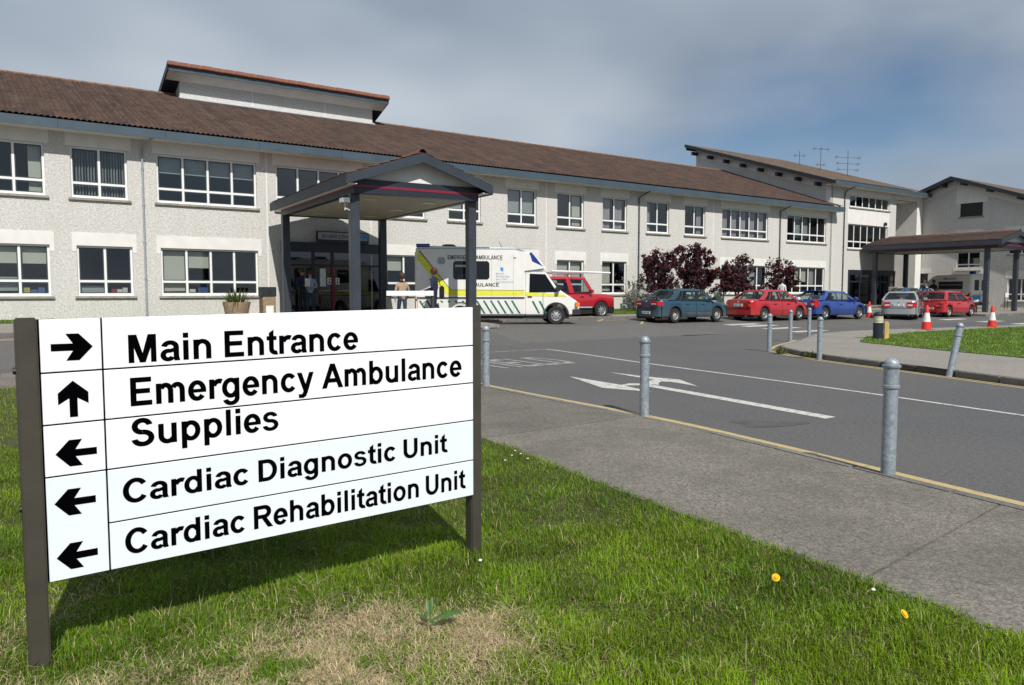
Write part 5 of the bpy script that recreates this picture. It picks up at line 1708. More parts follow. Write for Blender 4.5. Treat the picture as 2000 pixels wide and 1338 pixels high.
TEAL = V(SALOON, spoiler=(-1.98, 1.06), plate=.36, zb0=.26, zb1=.56, tail=(.70, .88, .40), mirror='black', handle='paint_teal', front=2.0)
RED = V(SALOON, wheel='spoke', plate=.66, tail=(.60, .86, .16), mirror='paint_white', rear=-2.05, lens='lamp_orange')
SILVER = V(SALOON, wheel='spoke', plate=.66, tail=(.60, .86, .30), zb0=.26, zb1=.54, strip='black', front=2.25)
HATCH = V(SALOON, rear=-1.95, front=2.1, belt=.88, belt_r=.93, deck=[(-1.95, .72), (-1.93, .90), (-1.85, .94), (-1.4, .94), (-.6, .92), (.5, .89), (.85, .875), (1.55, .78), (1.9, .68), (2.05, .58), (2.1, .52)],
    half=[(-1.95, .62), (-1.9, .74), (-1.7, .815), (-1.3, .84), (0, .85), (1.4, .83), (1.8, .76), (2.0, .65), (2.1, .50)], H=1.38, gh=(-1.82, -1.02, .32, 1.02), breaks=[(.14, .46), (.50, .90)],
    axles=(-1.28, 1.34), handles=(-.28,), shuts=(-.42, .88), wheel='spoke', tail=(.60, .92, .22), plate=.70, rw0=.1, spoiler=(-1.1, 1.36))
SMALL = V(HATCH, rear=-1.72, front=2.0, axles=(-1.15, 1.22), gh=(-1.66, -1.28, .30, .95), H=1.44, deck=[(-1.72, .72), (-1.70, .88), (-1.62, .93), (-.6, .91), (.45, .89), (.8, .87), (1.4, .78), (1.8, .68), (1.95, .58), (2.0, .52)],
    half=[(-1.72, .64), (-1.68, .74), (-1.5, .80), (0, .82), (1.3, .80), (1.7, .74), (1.9, .63), (2.0, .50)], wb=.81, wr=.62, breaks=[(.10, .46), (.50, .90)], wheel='cover', tail=(.72, .90, .15), plate=.42, spoiler=None, lens='lamp_orange', track=.775)
def cloc(x, y): return (x, y, gz(x, y) - .005)
car("teal saloon with small boot spoiler parked behind the red off-roader", cloc(7.39, 32.75), R(32), 'paint_teal', TEAL)
car("red saloon with white wing mirror parked between the teal and the blue cars", cloc(11.9, 35.25), R(33), 'paint_red', RED)
car("bright blue hatchback parked in front of the red saloon", cloc(15.6, 37.4), R(31), 'paint_blue', HATCH)
car("silver saloon seen from behind near the main entrance canopy", cloc(20.35, 39.45), R(57), 'paint_silver', SILVER)
car("small red hatchback parked to the right of the silver saloon", cloc(24.15, 42.2), R(33), 'paint_red2', SMALL)
GREEN = V(SALOON, paint='paint_green')
dk = car("dark green car with its door open, mostly hidden behind the silver saloon", cloc(24.4, 47.2), R(70), 'paint_green', GREEN)
dm = MB(); dm.prism([(0, .28), (-.95, .28), (-1.0, .90), (0, .90)], -.03, .03)
dd = dm.build("open_door", 'paint_green', dk, bevel=.01); dd.location = (.9, -.84, 0); dd.rotation_euler = (0, 0, R(62))
dfm = MB()
for p, q in (((0, 0, .9), (-.42, .12, 1.36)), ((-.42, .12, 1.36), (-.95, .12, 1.36)), ((-.95, .12, 1.36), (-1.0, 0, .9))): dfm.bar(p, q, .05, .05)
dfm.build("window_frame", 'paint_green', dd)

JEEP = V(SALOON, cat="off-roader", rear=-1.95, front=1.95, H=1.80, belt=1.08, belt_r=1.08, wb=.82, wr=.70, r=.36, ra=.43, axles=(-1.15, 1.15), track=.86, wheel='steel',
    deck=[(-1.95, .95), (-1.92, 1.08), (.5, 1.08), (.85, 1.06), (1.7, 1.02), (1.88, .98), (1.95, .85)],
    half=[(-1.95, .76), (-1.8, .82), (0, .84), (1.7, .82), (1.88, .78), (1.95, .70)], sill=[(-1.95, .46), (1.95, .46)],
    gh=(-1.9, -1.78, .30, .72), breaks=[(.06, .50), (.60, .93)], tail=(.8, 1.0, .15), plate=.75, zb0=.42, zb1=.6, handles=(.0,), shuts=(-.2, .78), bumper='black', group="cars parked in front of the building", strip='logo_grey')
jp = car("boxy red off-roader with a roof rack, half hidden behind the large ambulance", (2.45, 32.75, gz(2.45, 32.75)), R(33), 'paint_jeep', JEEP, "off_roader")
rk = MB()
for y in (-.5, .5): rk.tube((-1.6, y, 1.95), (1.0, y, 1.95), .02, None, 6)
for x in (-1.3, -.3, .25): rk.tube((x, -.62, 1.9), (x, .62, 1.9), .02, None, 6); rk.box(x - .02, x + .02, -.64, -.60, 1.74, 1.92).box(x - .02, x + .02, .60, .64, 1.74, 1.92)
rk.build("roof_rack", 'rim', jp)
MB().tube((-1.2, -.35, 2.01), (2.0, -.35, 1.97), .04, None, 8).build("roof_pole", 'upvc', jp, smooth=True)

# ---- ambulances
def ambulance(label, loc, rz, style):
    a = thing("ambulance", label, "ambulance", loc, rz, "ambulances outside the hospital")
    w = 1.0
    cab = MB()
    prof = [(.86, .34), (.87, .72), (.80, .86), (.70, .93), (.05, 1.36), (-.42, 2.0), (-1.2, 2.05), (-1.2, .34)]
    arch = [(.45 * math.cos(t), .34 + .45 * math.sin(t)) for t in np.linspace(0, math.pi, 12)]
    side = prof[:1] + prof[1:] + [(-.45, .34)] + arch[::-1][1:-1] + [(.45, .34)]
    cab.prism(side, -.93, .93)
    cab.build("cab", 'paint_white', a, bevel=.05, seg=2)
    for sg in (-1, 1):
        g = MB(); g.prism([(.02, 1.22), (-.42, 1.88), (-1.0, 1.9), (-1.02, 1.2)], sg * .932, sg * .942)
        g.build("cab_window", 'car_glass_dark', a)
        m = MB(); m.prism([(.12, 1.24), (-.02, 1.24), (-.02, 1.5), (.10, 1.5)], sg * .98, sg * 1.14); m.build("wing_mirror", 'black', a, bevel=.02)
        B(.72, .84, sg * .93 - .09, sg * .93 + .012, .66, .84).build("indicator", 'lamp_orange', a, fixn=False)
        B(.80, .885, sg * .7 - .17, sg * .7 + .17, .62, .82).build("headlight", 'lamp_clear', a, fixn=False)
    ws = MB(); ws.face([(.060, -.80, 1.39), (.060, .80, 1.39), (-.385, .76, 1.975), (-.385, -.76, 1.975)]); ws.build("windscreen", 'car_glass_dark', a, fixn=False)
    B(.60, .93, -.95, .95, .34, .58).build("front_bumper", 'fascia_dark', a, bevel=.03)
    B(.865, .89, -.5, .5, .64, .84).build("grille", 'black', a, fixn=False)
    box = MB()
    arch2 = [(-3.57 + .46 * math.cos(t), .34 + .46 * math.sin(t)) for t in np.linspace(0, math.pi, 12)]
    bprof = [(-1.15, .34), (-1.15, 1.95), (-.36, 2.05), (-.62, 2.42), (-1.05, 2.70), (-1.6, 2.86), (-5.1, 2.92), (-5.22, 2.86), (-5.22, .34), (-4.03, .34)] + arch2[::-1][1:-1] + [(-3.11, .34)]
    box.prism(bprof, -w, w)
    box.build("box_body", 'paint_white', a, bevel=.06, seg=2)
    wheels(a, (0., -3.57), .96, .34, .2, 'steel')
    B(-5.1, .5, -.82, .82, .22, .40).build("underbody", 'black', a, fixn=False)
    for sg in ((-1, 1) if style == 1 else (1,)):
        e0, e1 = sg * (w + .002), sg * (w + .006)
        c0, c1 = sg * .934, sg * .938
        def decal(poly, mat, nm, y=(e0, e1)):
            m = MB(); m.prism(poly, y[0], y[1]); return m.build(nm, mat, a)
        if style == 1:
            decal([(-1.2, 1.10), (-1.2, 1.27), (-3.95, 1.29), (-5.10, 2.72), (-5.17, 2.60), (-5.17, 2.42), (-4.08, 1.10)], 'hi_vis', "yellow_band")
            decal([(.38, 1.04), (.30, 1.12), (-1.14, 1.22), (-1.14, 1.07)], 'hi_vis', "yellow_band", (c0, c1))
            decal([(-1.2, 1.27), (-1.2, 1.285), (-3.94, 1.305), (-5.08, 2.76), (-5.10, 2.73), (-3.95, 1.288)], 'black', "band_edge", (e0, e1 + sg * .001))
            B(-5.2, -1.2, min(e0, e1 + sg * .03), max(e0, e1 + sg * .03), .99, 1.03).build("rubbing_strip", 'black', a, fixn=False)
            k = 0
            x = -5.12
            while x < -.62:
                if x < -1.2 - .36 and not (-4.2 < x + .16 < -3.0): decal([(x, .90), (x + .075, .90), (x + .37, .42), (x + .295, .42)], 'dark_green', "green_slash")
                elif -4.2 < x + .16 < -3.0: decal([(x, .90), (x + .075, .90), (x + .12, .83), (x + .045, .83)], 'dark_green', "green_slash")
                elif x > -1.15: decal([(x, .88), (x + .075, .88), (x + .32, .42), (x + .25, .42)], 'dark_green', "green_slash", (c0, c1))
                x += .262
            wn_ = MB(); wn_.prism([(-3.85, 1.75), (-3.78, 1.68), (-2.58, 1.68), (-2.51, 1.75), (-2.51, 2.28), (-2.58, 2.36), (-3.78, 2.36), (-3.85, 2.28)], e0, e1)
            wn_.build("side_window", 'black_glass', a)
            decal([(-3.78, 2.22), (-3.05, 2.22), (-3.05, 2.14), (-3.78, 2.14)], 'blind_grey', "window_label", (e0, e1 + sg * .004))
            gv = MB(); gv.prism([(-4.42, 2.3), (-4.36, 2.24), (-4.2, 2.24), (-4.14, 2.3), (-4.14, 2.44), (-4.2, 2.5), (-4.36, 2.5), (-4.42, 2.44)], e0, e1 + sg * .01); gv.build("vent", 'logo_grey', a)
            B(-3.0, -2.5, min(.86 * sg, .99 * sg), max(.86 * sg, .99 * sg), 2.72, 2.87).build("side_beacon", 'lamp_blue', a, bevel=.02)
            m = MB(); m.prism([(-.50, 2.16), (-.95, 2.70), (-1.02, 2.66), (-.92, 2.35)], sg * .6, sg * 1.012); m.build("front_beacon", 'lamp_blue', a, bevel=.015)
            B(-5.2, -4.7, min(.6 * sg, 1.0 * sg), max(.6 * sg, 1.0 * sg), 2.86, 2.99).build("rear_beacon", 'lamp_blue', a, bevel=.02)
            B(-1.62, -1.52, min(e0, e1), max(e0, e1), 2.46, 2.50).build("marker_lamp", 'lamp_red', a, fixn=False)
            # lettering reads from the side it is on
            if sg == -1:
                letters(a, "EMERGENCY AMBULANCE", -4.05, -2.03, 2.42, .15, -w - .003, 'sign_text', "lettering", one=True)
                letters(a, "AMBULANCE", -3.36, -2.16, 1.42, .13, -w - .003, 'sign_text', "lettering", one=True)
                decal([(-2.10, 2.13), (-2.0, 2.13), (-1.99, 1.98), (-2.05, 1.99), (-2.11, 2.03)], 'logo_blue', "logo")
                lg = MB(); lg.bar((-2.24, -w - .004, 2.05), (-2.20, -w - .004, 2.38), .012, .004).bar((-2.20, -w - .004, 2.38), (-2.0, -w - .004, 2.38), .012, .004).bar((-2.12, -w - .004, 2.1), (-2.10, -w - .004, 2.38), .012, .004)
                lg.build("logo_outline", 'logo_grey', a)
                for k, t in enumerate(("Bord", "Slainte", "an Oir", "Dheiscirt")):
                    if all(c in G for c in t):
                        letters(a, t, -2.27, -2.27 + .07 * len(t), 1.87 - k * .105, .07, -w - .003, 'logo_grey', "lettering", one=True)
        else:
            decal([(-1.2, 1.0), (-1.2, 1.12), (-5.15, 1.12), (-5.15, 1.0)], 'red_band', "red_band")
            decal([(-4.4, 1.62), (-4.4, 2.3), (-1.8, 2.3), (-1.8, 1.62)], 'black', "side_window")
            m = MB(); m.bar((-4.3, e1 + .003, 2.0), (-1.9, e1 + .003, 2.0), .05, .004, (0, 1, 0)); m.build("window_bar", 'blind_grey', a)
            # left side: mirror the word so it reads from that side
            tmp = letters(a, "AMBULANCE", -3.7, -2.3, 2.45, .2, 0, 'red_band', "lettering", one=True)
            for v in tmp.data.vertices: v.co = (-6.0 - v.co.x, w + .004, v.co.z)
            decal([(-5.2, 1.12), (-5.2, 1.3), (-4.95, 1.3), (-4.95, 1.12)], 'lamp_orange', "side_marker")
    for sg in (-1, 1):
        sm_ = MB()
        for p_, q_ in (((-1.16, .36), (-1.16, 2.0)), ((-.50, .42), (-.50, 1.16)), ((-.50, 1.16), (-.44, 1.2))):
            sm_.bar((p_[0], sg * .936, p_[1]), (q_[0], sg * .936, q_[1]), .014, .008, (0, 1, 0))
        sm_.build("door_seam", 'black', a, fixn=False)
        B(-1.08, -.92, min(sg * .934, sg * .955), max(sg * .934, sg * .955), 1.02, 1.06).build("door_handle", 'black', a, fixn=False)
        ar = MB()
        for k_ in range(12):
            t0, t1 = math.pi * k_ / 12, math.pi * (k_ + 1) / 12
            ar.bar((.46 * math.cos(t0), sg * .94, .34 + .46 * math.sin(t0)), (.46 * math.cos(t1), sg * .94, .34 + .46 * math.sin(t1)), .03, .03, (0, 1, 0))
        ar.build("wheel_arch_trim", 'black', a, fixn=False)
        s2_ = MB()
        for x_ in (-2.42, -1.62):
            s2_.bar((x_, sg * (w + .003), .40), (x_, sg * (w + .003), 2.62), .010, .006, (0, 1, 0))
        s2_.build("panel_seam", 'logo_grey', a, fixn=False)
        B(-5.2, -.95, min(sg * (w - .03), sg * (w + .012)), max(sg * (w - .03), sg * (w + .012)), 2.80, 2.83).build("gutter_rail", 'logo_grey', a, fixn=False)
    # rear doors
    xr = -5.225
    for sg in (-1, 1):
        dr = B(xr - .03, xr - .002, min(.02 * sg, .88 * sg), max(.02 * sg, .88 * sg), .55, 2.7).build("rear_door", 'paint_white', a, bevel=.01)
        wd = MB(); wd.prism([(sg * .18, 1.5), (sg * .6, 1.5), (sg * .64, 1.56), (sg * .64, 2.34), (sg * .6, 2.42), (sg * .18, 2.42), (sg * .14, 2.34), (sg * .14, 1.56)], xr - .036, xr - .031, 'yz'); wd.build("rear_window", 'black_glass', dr)
        B(xr - .035, xr, min(.9 * sg, .99 * sg), max(.9 * sg, .99 * sg), .6, 1.0).build("tail_light", 'lamp_red', a, fixn=False)
    if style == 2:
        B(xr - .036, xr - .031, -.1, .85, .72, 1.05).build("blue_panel", 'logo_blue', a, fixn=False)
        B(-4.7, -4.2, -.12, .12, 2.9, 3.2).build("roof_beacon", 'lamp_blue', a, bevel=.03)
        B(xr - .036, xr - .031, -.8, .8, 1.08, 1.14).build("red_band", 'red_band', a, fixn=False)
    else:
        MB().lathe([(.28, 2.9), (.28, 2.97), (.2, 3.02), (0, 3.03)], 16, (-4.0, 0, 0)).build("roof_vent", 'black', a, smooth=True)
        MB().tube((-2.0, -.5, 2.87), (-2.12, -.5, 3.12), .01, None, 5).build("whip_aerial", 'black', a)
    B(xr - .12, xr, -.95, .95, .34, .5).build("rear_step", 'black', a, fixn=False)
    return a
M['car_glass_dark'] = glass_mat("cab_glass", (.10, .12, .12), 1.0, 1.5)
M['black_glass'] = simple("tinted_glass", (.006, .007, .009), .05, spec=.6)
ambulance("large white ambulance with yellow band and green slashes beside the emergency canopy", (1.42, 26.45, gz(1.42, 25.6) - .005), R(5), 1).scale = (.9, .9, .9)
p = Vector((29.75, 53.9, 0))
amb2 = ambulance("distant white ambulance with red lettering parked against the gabled wing", (p.x, p.y, gz(p.x, p.y) + .0), R(106), 2)
amb2.scale = (.76, .76, .76)

# ------------------------------------------------------------------ trees and plants
def tree(label, s, q, clumps, seed, n=1700, leaf=.085, cols=((.032, .009, .014), (.062, .014, .023), (.105, .026, .034), (.022, .008, .012))):
    p = FP(s, -q)
    o = thing("purple_tree", label, "tree", (p.x, p.y, gz(p.x, p.y) + .12), FA, "purple-leaved trees in front of the building")
    rs = random.Random(seed)
    tr = MB(); tr.tube((0, 0, -.1), (.02, 0, .55), .07, .055, 8)
    lim = []
    clumps = list(clumps) + [(-.35, 0, 1.25, .75, .45), (.45, 0, 1.3, .75, .45)]
    clumps = [(a * 1.15, b, c * .96, d * 1.08, e * 1.0) for a, b, c, d, e in clumps]
    for cx, cy, cz, rx, rz_ in clumps:
        mid = (cx * .45 + rs.uniform(-.08, .08), cy * .45, .5 + (cz - .5) * .5)
        tr.tube((.02, 0, .5), mid, .04, .028, 6).tube(mid, (cx, cy, cz + rz_ * .3), .028, .01, 6)
        for k in range(7):
            an = rs.uniform(0, 6.28); e = rs.uniform(-.2, 1.2)
            tip = (cx + rx * .9 * math.cos(an) * math.cos(e), cy + rx * .9 * math.sin(an) * math.cos(e), cz + rz_ * .95 * math.sin(e))
            tr.tube((cx, cy, cz), tip, .011, .004, 4); lim.append(tip)
    tr.build("trunk", 'bark', o, smooth=True)
    v, f, c = [], [], []
    tot = sum(cl[3] ** 2 * cl[4] for cl in clumps)
    tufts = []
    for cx, cy, cz, rx, rz_ in clumps:
        for k in range(max(10, int(78 * rx * rx * rz_ / tot * 1.6))):
            an = rs.uniform(0, 6.283); u = rs.uniform(-.75, 1.); rr = rs.random() ** .4
            if rs.random() < .18: rr *= 1.22
            st = math.sqrt(max(0, 1 - u * u))
            tufts.append((cx + rx * rr * st * math.cos(an), cy + rx * rr * st * math.sin(an), cz + rz_ * rr * u, rs.uniform(.07, .19), an, u))
    for k in range(n):
        tx, ty, tz, tr_, an, u = rs.choice(tufts)
        px, py, pz = tx + rs.gauss(0, tr_ * .5), ty + rs.gauss(0, tr_ * .5), tz + rs.gauss(0, tr_ * .6)
        a = Vector((rs.gauss(0, 1), rs.gauss(0, 1), rs.gauss(.3, 1))).normalized()
        b = a.cross(Vector((rs.gauss(0, 1), rs.gauss(0, 1), rs.gauss(0, 1)))).normalized()
        L_ = leaf * rs.uniform(.6, 1.3); W_ = L_ * .55
        P0 = Vector((px, py, pz)); i = len(v)
        v += [tuple(P0 - a * L_), tuple(P0 + b * W_), tuple(P0 + a * L_), tuple(P0 - b * W_)]
        f.append((i, i + 1, i + 2, i + 3))
        cc = rs.choice(cols); sc = rs.uniform(.7, 1.4)
        c += [(cc[0] * sc, cc[1] * sc, cc[2] * sc, 1)] * 4
    cr_ = leafmesh("crown", v, f, c, o); cr_['kind'] = 'stuff'
    return o
tree("leftmost purple-leaved tree, spreading, behind the teal saloon", 27.3, 2.0, [(-.2, 0, 2.15, .95, .75), (.55, .1, 2.3, .75, .8), (-.75, 0, 2.6, .5, .4), (.1, 0, 2.9, .55, .4), (-.4, .1, 1.5, .7, .4)], 1, 2900)
tree("tallest and densest purple-leaved tree, behind the teal saloon's bonnet", 29.8, 2.1, [(0, 0, 2.4, 1.1, .95), (-.55, 0, 3.1, .55, .55), (.7, .1, 2.2, .8, .75), (.3, 0, 3.0, .65, .5), (-.2, 0, 1.6, .9, .5), (1.2, 0, 1.7, .6, .45)], 2, 5200)
tree("narrow twin-topped purple-leaved tree above the gap between teal and red cars", 33.2, 2.0, [(-.55, 0, 2.1, .55, .85), (.35, 0, 2.0, .6, .95), (.45, 0, 2.7, .35, .4), (-.1, 0, 1.4, .8, .5)], 3, 2700)
tree("rightmost small purple-leaved tree, above the red saloon", 36.9, 2.0, [(0, 0, 1.9, .85, .75), (.45, 0, 2.2, .6, .6), (-.55, 0, 2.4, .45, .5), (.7, 0, 1.5, .6, .4)], 4, 2400)
gb_ = FP(25.55, -2.2)
gs = thing("bare_shrub", "sparse grey twiggy shrub at the wall left of the purple trees", "shrub", (gb_.x, gb_.y, gz(gb_.x, gb_.y) + .1), FA)
m = MB(); rs = random.Random(9); lv, lf, lc = [], [], []
for k in range(34):
    an = rs.uniform(0, 6.283); e = rs.uniform(.75, 1.5); L_ = rs.uniform(.9, 2.0)
    tip = Vector((math.cos(an) * math.cos(e), math.sin(an) * math.cos(e), math.sin(e))) * L_
    b0 = Vector((rs.uniform(-.1, .1), rs.uniform(-.1, .1), 0)); m.tube(b0, b0 + tip, .014, .004, 4)
    for j in range(26):
        P0 = b0 + tip * rs.uniform(.3, 1.0) + Vector((rs.gauss(0, .05), rs.gauss(0, .05), rs.gauss(0, .04))); i = len(lv)
        a = Vector((rs.gauss(0, 1), rs.gauss(0, 1), rs.gauss(0, 1))).normalized() * .045; b = a.orthogonal() * .5
        lv += [tuple(P0 - a), tuple(P0 + b), tuple(P0 + a), tuple(P0 - b)]; lf.append((i, i + 1, i + 2, i + 3))
        g_ = rs.uniform(.7, 1.3); lc += [(.24 * g_, .24 * g_, .20 * g_, 1)] * 4
m.build("stems", 'bark_grey', gs); leafmesh("foliage", lv, lf, lc, gs)

def dandelion(x, y, h, label, tilt):
    o = thing("dandelion", label, "dandelion", (x, y, .0), 0, "dandelions in the foreground grass")
    MB().tube((0, 0, 0), (.01, 0, h), .003, .0025, 6).build("stem", 'leaf_green', o)
    fl = MB()
    for ring, n, L_, e in ((0, 18, .021, .25), (1, 16, .017, .55), (2, 12, .012, .9), (3, 8, .008, 1.25)):
        for k in range(n):
            an = 6.283 * k / n + ring * .2; d_ = Vector((math.cos(an) * math.cos(e), math.sin(an) * math.cos(e), math.sin(e))); s_ = Vector((-math.sin(an), math.cos(an), 0)) * .0028
            fl.face([tuple(-s_), tuple(d_ * L_ - s_), tuple(d_ * L_ + s_), tuple(s_)])
    fl.lathe([(.012, .006), (.009, .013), (.004, .016), (0, .017)], 10)
    f_ = fl.build("flower_head", 'yellow', o, fixn=False); f_.location = (.01, 0, h); f_.rotation_euler = tilt
    return o
M['leaf_green'] = simple("stem_green", (.10, .16, .03), .6)
M['dock_leaf'] = simple("dock_leaf", (.040, .105, .012), .5, var=.25, scale=40)
M['petal'] = simple("daisy_white", (.80, .80, .76), .7)
dandelion(1.345, 3.80, .08, "yellow dandelion in the grass near the path edge, left of the other", (R(50), R(-15), 0))
dandelion(1.775, 3.36, .08, "yellow dandelion in the grass at the lower right corner", (R(35), R(35), 0))
for k, (x, y) in enumerate(((.0, 6.75), (.08, 6.82), (.14, 6.62), (-.06, 6.55), (.03, 6.95))):
    o = thing("daisy", "tiny white daisies in the grass right of the sign's right post", "daisy", (x, y, .0), 0, "daisies beside the path")
    MB().tube((0, 0, 0), (0, 0, .07), .002, None, 5).build("stem", 'leaf_green', o)
    MB().lathe([(0, .072), (.009, .073), (.010, .070), (0, .068)], 10).build("flower_head", 'petal', o)
for k, (x, y, lab) in enumerate(((-.17, 3.98, "single white daisy at the foot of the sign's right post"), (1.75, 3.58, "white clover head beside the lower dandelion"))):
    o = thing("daisy", lab, "daisy", (x, y, .03))
    MB().tube((0, 0, 0), (0, 0, .075), .002, None, 5).build("stem", 'leaf_green', o)
    MB().lathe([(0, .084), (.008, .081), (.010, .076), (0, .070)], 10).build("flower_head", 'petal', o)
dkp = thing("dock_plant", "broad-leaved dock weed in the dry patch before the sign", "weed", (-.38, 3.42, .02))
for an, L_, e, w_ in ((.35, .17, .50, .033), (2.0, .14, 1.2, .010), (1.5, .15, 1.25, .009), (2.7, .08, .6, .013), (-1.2, .08, .5, .012)):
    d_ = Vector((math.cos(an) * math.cos(e), math.sin(an) * math.cos(e), math.sin(e))); s_ = Vector((-math.sin(an), math.cos(an), 0))
    up = d_.cross(s_)
    rows = []
    for j in range(9):
        f_ = j / 8; wd = w_ * math.sin(math.pi * min(1, f_ * .93 + .05)) ** .7 * (.35 + .65 * min(1, f_ * 2))
        c_ = d_ * L_ * f_ - Vector((0, 0, .05 * f_ * f_ * L_ / .17))
        rows.append([tuple(c_ - s_ * wd + up * (-.25 * wd)), tuple(c_), tuple(c_ + s_ * wd + up * (-.25 * wd))])
    MB().grid(rows).build("leaf", 'dock_leaf', dkp, smooth=True, fixn=False)
for x, y, sc, lab in ((6.62, 18.62, 1., "small green weed growing at the foot of the island kerb corner"), (6.96, 17.6, .8, "low weed in the gutter beside the high island kerb")):
    o = thing("kerb_weed", lab, "weed", on_ground(x, y, .0))
    leafmesh("foliage", *blades(40, .12 * sc, .1 * sc, .26 * sc, .03, [(.08, .13, .03), (.14, .16, .04)], int(sc * 10), 0.), o)

# ------------------------------------------------------------------ people
def person(label, loc, rz, J, cloth, hair='hair_brown', scale=1., extra=None):
    """one skinned body; J gives joint positions in metres (x right, y forward, z up)"""
    o = thing("person", label, "person", loc, rz)
    o.scale = (scale,) * 3
    jt = {'pelvis': (0, 0, .98, .135), 'waist': (0, 0, 1.12, .125), 'chest': (0, .0, 1.32, .15), 'neck0': (0, 0, 1.47, .065), 'neck': (0, .01, 1.53, .055), 'head0': (0, .02, 1.60, .078), 'head1': (0, .02, 1.68, .090), 'head2': (0, .015, 1.755, .062), 'nose': (0, .115, 1.645, .014), 'chin': (0, .075, 1.575, .035)}
    for s, k in ((-1, 'l'), (1, 'r')):
        jt.update({'sh' + k: (.17 * s, 0, 1.42, .062), 'el' + k: (.235 * s, -.02, 1.15, .043), 'wr' + k: (.24 * s, .06, .93, .030), 'pm' + k: (.24 * s, .085, .86, .032), 'hp' + k: (.09 * s, 0, .92, .088), 'kn' + k: (.10 * s, .02, .51, .060), 'an' + k: (.10 * s, -.02, .10, .042), 'bl' + k: (.105 * s, .07, .045, .04), 'to' + k: (.11 * s, .15, .035, .03), 'ear' + k: (.092 * s, .01, 1.655, .015)})
        for j, (fx, fy, ln) in enumerate(((-.022, .02, .078), (-.008, .012, .088), (.008, .004, .083), (.022, -.004, .066))):
            jt['f%d%s' % (j, k)] = (.24 * s + fy * .2 * s, .085 + fx + .02, .86 - ln, .009)
            jt['k%d%s' % (j, k)] = (.24 * s + fy * .2 * s, .085 + fx, .86 - ln * .45, .010)
        jt['th' + k] = (.24 * s - .02 * s, .135, .83, .010)
    for k, v in J.items(): jt[k] = tuple(v) + ((jt[k][3],) if len(v) == 3 else ())
    for k in 'lr':
        if 'pm' + k in J or 'wr' + k in J:
            base = {'l': -1, 'r': 1}[k]
            d = Vector(jt['pm' + k][:3]) - Vector((.24 * base, .085, .86))
            for j in range(4):
                for q in 'fk':
                    nm = '%s%d%s' % (q, j, k)
                    if nm not in J: jt[nm] = tuple(Vector(jt[nm][:3]) + d) + (jt[nm][3],)
            jt['th' + k] = tuple(Vector(jt['th' + k][:3]) + d) + (.010,)
    ed = [('pelvis', 'waist'), ('waist', 'chest'), ('chest', 'neck0'), ('neck0', 'neck'), ('neck', 'head0'), ('head0', 'head1'), ('head1', 'head2'), ('head0', 'chin'), ('head1', 'nose')]
    for k in 'lr':
        ed += [('chest', 'sh' + k), ('sh' + k, 'el' + k), ('el' + k, 'wr' + k), ('wr' + k, 'pm' + k), ('pelvis', 'hp' + k), ('hp' + k, 'kn' + k), ('kn' + k, 'an' + k), ('an' + k, 'bl' + k), ('bl' + k, 'to' + k), ('head1', 'ear' + k), ('pm' + k, 'th' + k)]
        for j in range(4): ed += [('pm' + k, 'k%d%s' % (j, k)), ('k%d%s' % (j, k), 'f%d%s' % (j, k))]
    names = list(jt)
    me = bpy.data.meshes.new("body")
    me.from_pydata([jt[k][:3] for k in names], [(names.index(a), names.index(b)) for a, b in ed], [])
    ob = bpy.data.objects.new("body", me); COL.objects.link(ob)
    sk = ob.modifiers.new("skin", 'SKIN'); sk.branch_smoothing = .3
    for i, k in enumerate(names):
        r = jt[k][3]
        sv = me.skin_vertices[0].data[i]
        wide = {'pelvis': (1.15, .85), 'waist': (1.1, .8), 'chest': (1.15, .75), 'head1': (.9, 1.05), 'head0': (.9, 1.05)}.get(k, (1, 1))
        sv.radius = (r * wide[0], r * wide[1])
        sv.use_root = k == 'pelvis'
    ss = ob.modifiers.new("sub", 'SUBSURF'); ss.levels = 1; ss.render_levels = 1
    dg = bpy.context.evaluated_depsgraph_get()
    bmesh_ = bpy.data.meshes.new_from_object(ob.evaluated_get(dg))
    bpy.data.objects.remove(ob)
    mats = ['skin', cloth[0], cloth[1], cloth[2]]
    for m_ in mats: bmesh_.materials.append(M[m_])
    seg = {}
    for a, b in ed:
        t = 0
        ks = (a, b)
        if any(k[:2] in ('hp', 'kn', 'an') or k == 'pelvis' for k in ks): t = 2
        if any(k[:2] in ('bl', 'to') for k in ks): t = 3
        if all(k in ('waist', 'chest', 'pelvis') or k[:2] in ('sh', 'el', 'wr') for k in ks): t = 1
        if ks == ('chest', 'neck0'): t = 1
        if 'pelvis' in ks and 'waist' in ks: t = 1
        seg[(a, b)] = t
    A = np.array([jt[a][:3] for a, b in ed]); Bp = np.array([jt[b][:3] for a, b in ed]); T = np.array([seg[e] for e in ed]); RR = np.array([(jt[a][3] + jt[b][3]) / 2 for a, b in ed])
    for p in bmesh_.polygons:
        c = np.array(p.center); ab = Bp - A
        u = np.clip(((c - A) * ab).sum(1) / np.maximum((ab * ab).sum(1), 1e-9), 0, 1)
        dd_ = np.linalg.norm(A + ab * u[:, None] - c, axis=1) - RR
        p.material_index = int(T[int(np.argmin(dd_))]); p.use_smooth = True
    body = link(bpy.data.objects.new("body", bmesh_), o)
    h1, h2 = Vector(jt['head1'][:3]), Vector(jt['head2'][:3])
    ax = (h2 - h1).normalized()
    hm = MB(); hm.lathe([(.104, -.075), (.112, -.02), (.108, .04), (.085, .085), (.045, .112), (0, .12)], 14)
    ho = hm.build("hair", hair, o, smooth=True)
    ho.location = h1 + Vector((0, -.022, 0)) + ax * .01
    ho.rotation_euler = (ax.to_track_quat('Z', 'Y').to_euler() if ax.length else (0, 0, 0))
    ho.rotation_euler.rotate_axis('X', R(16))
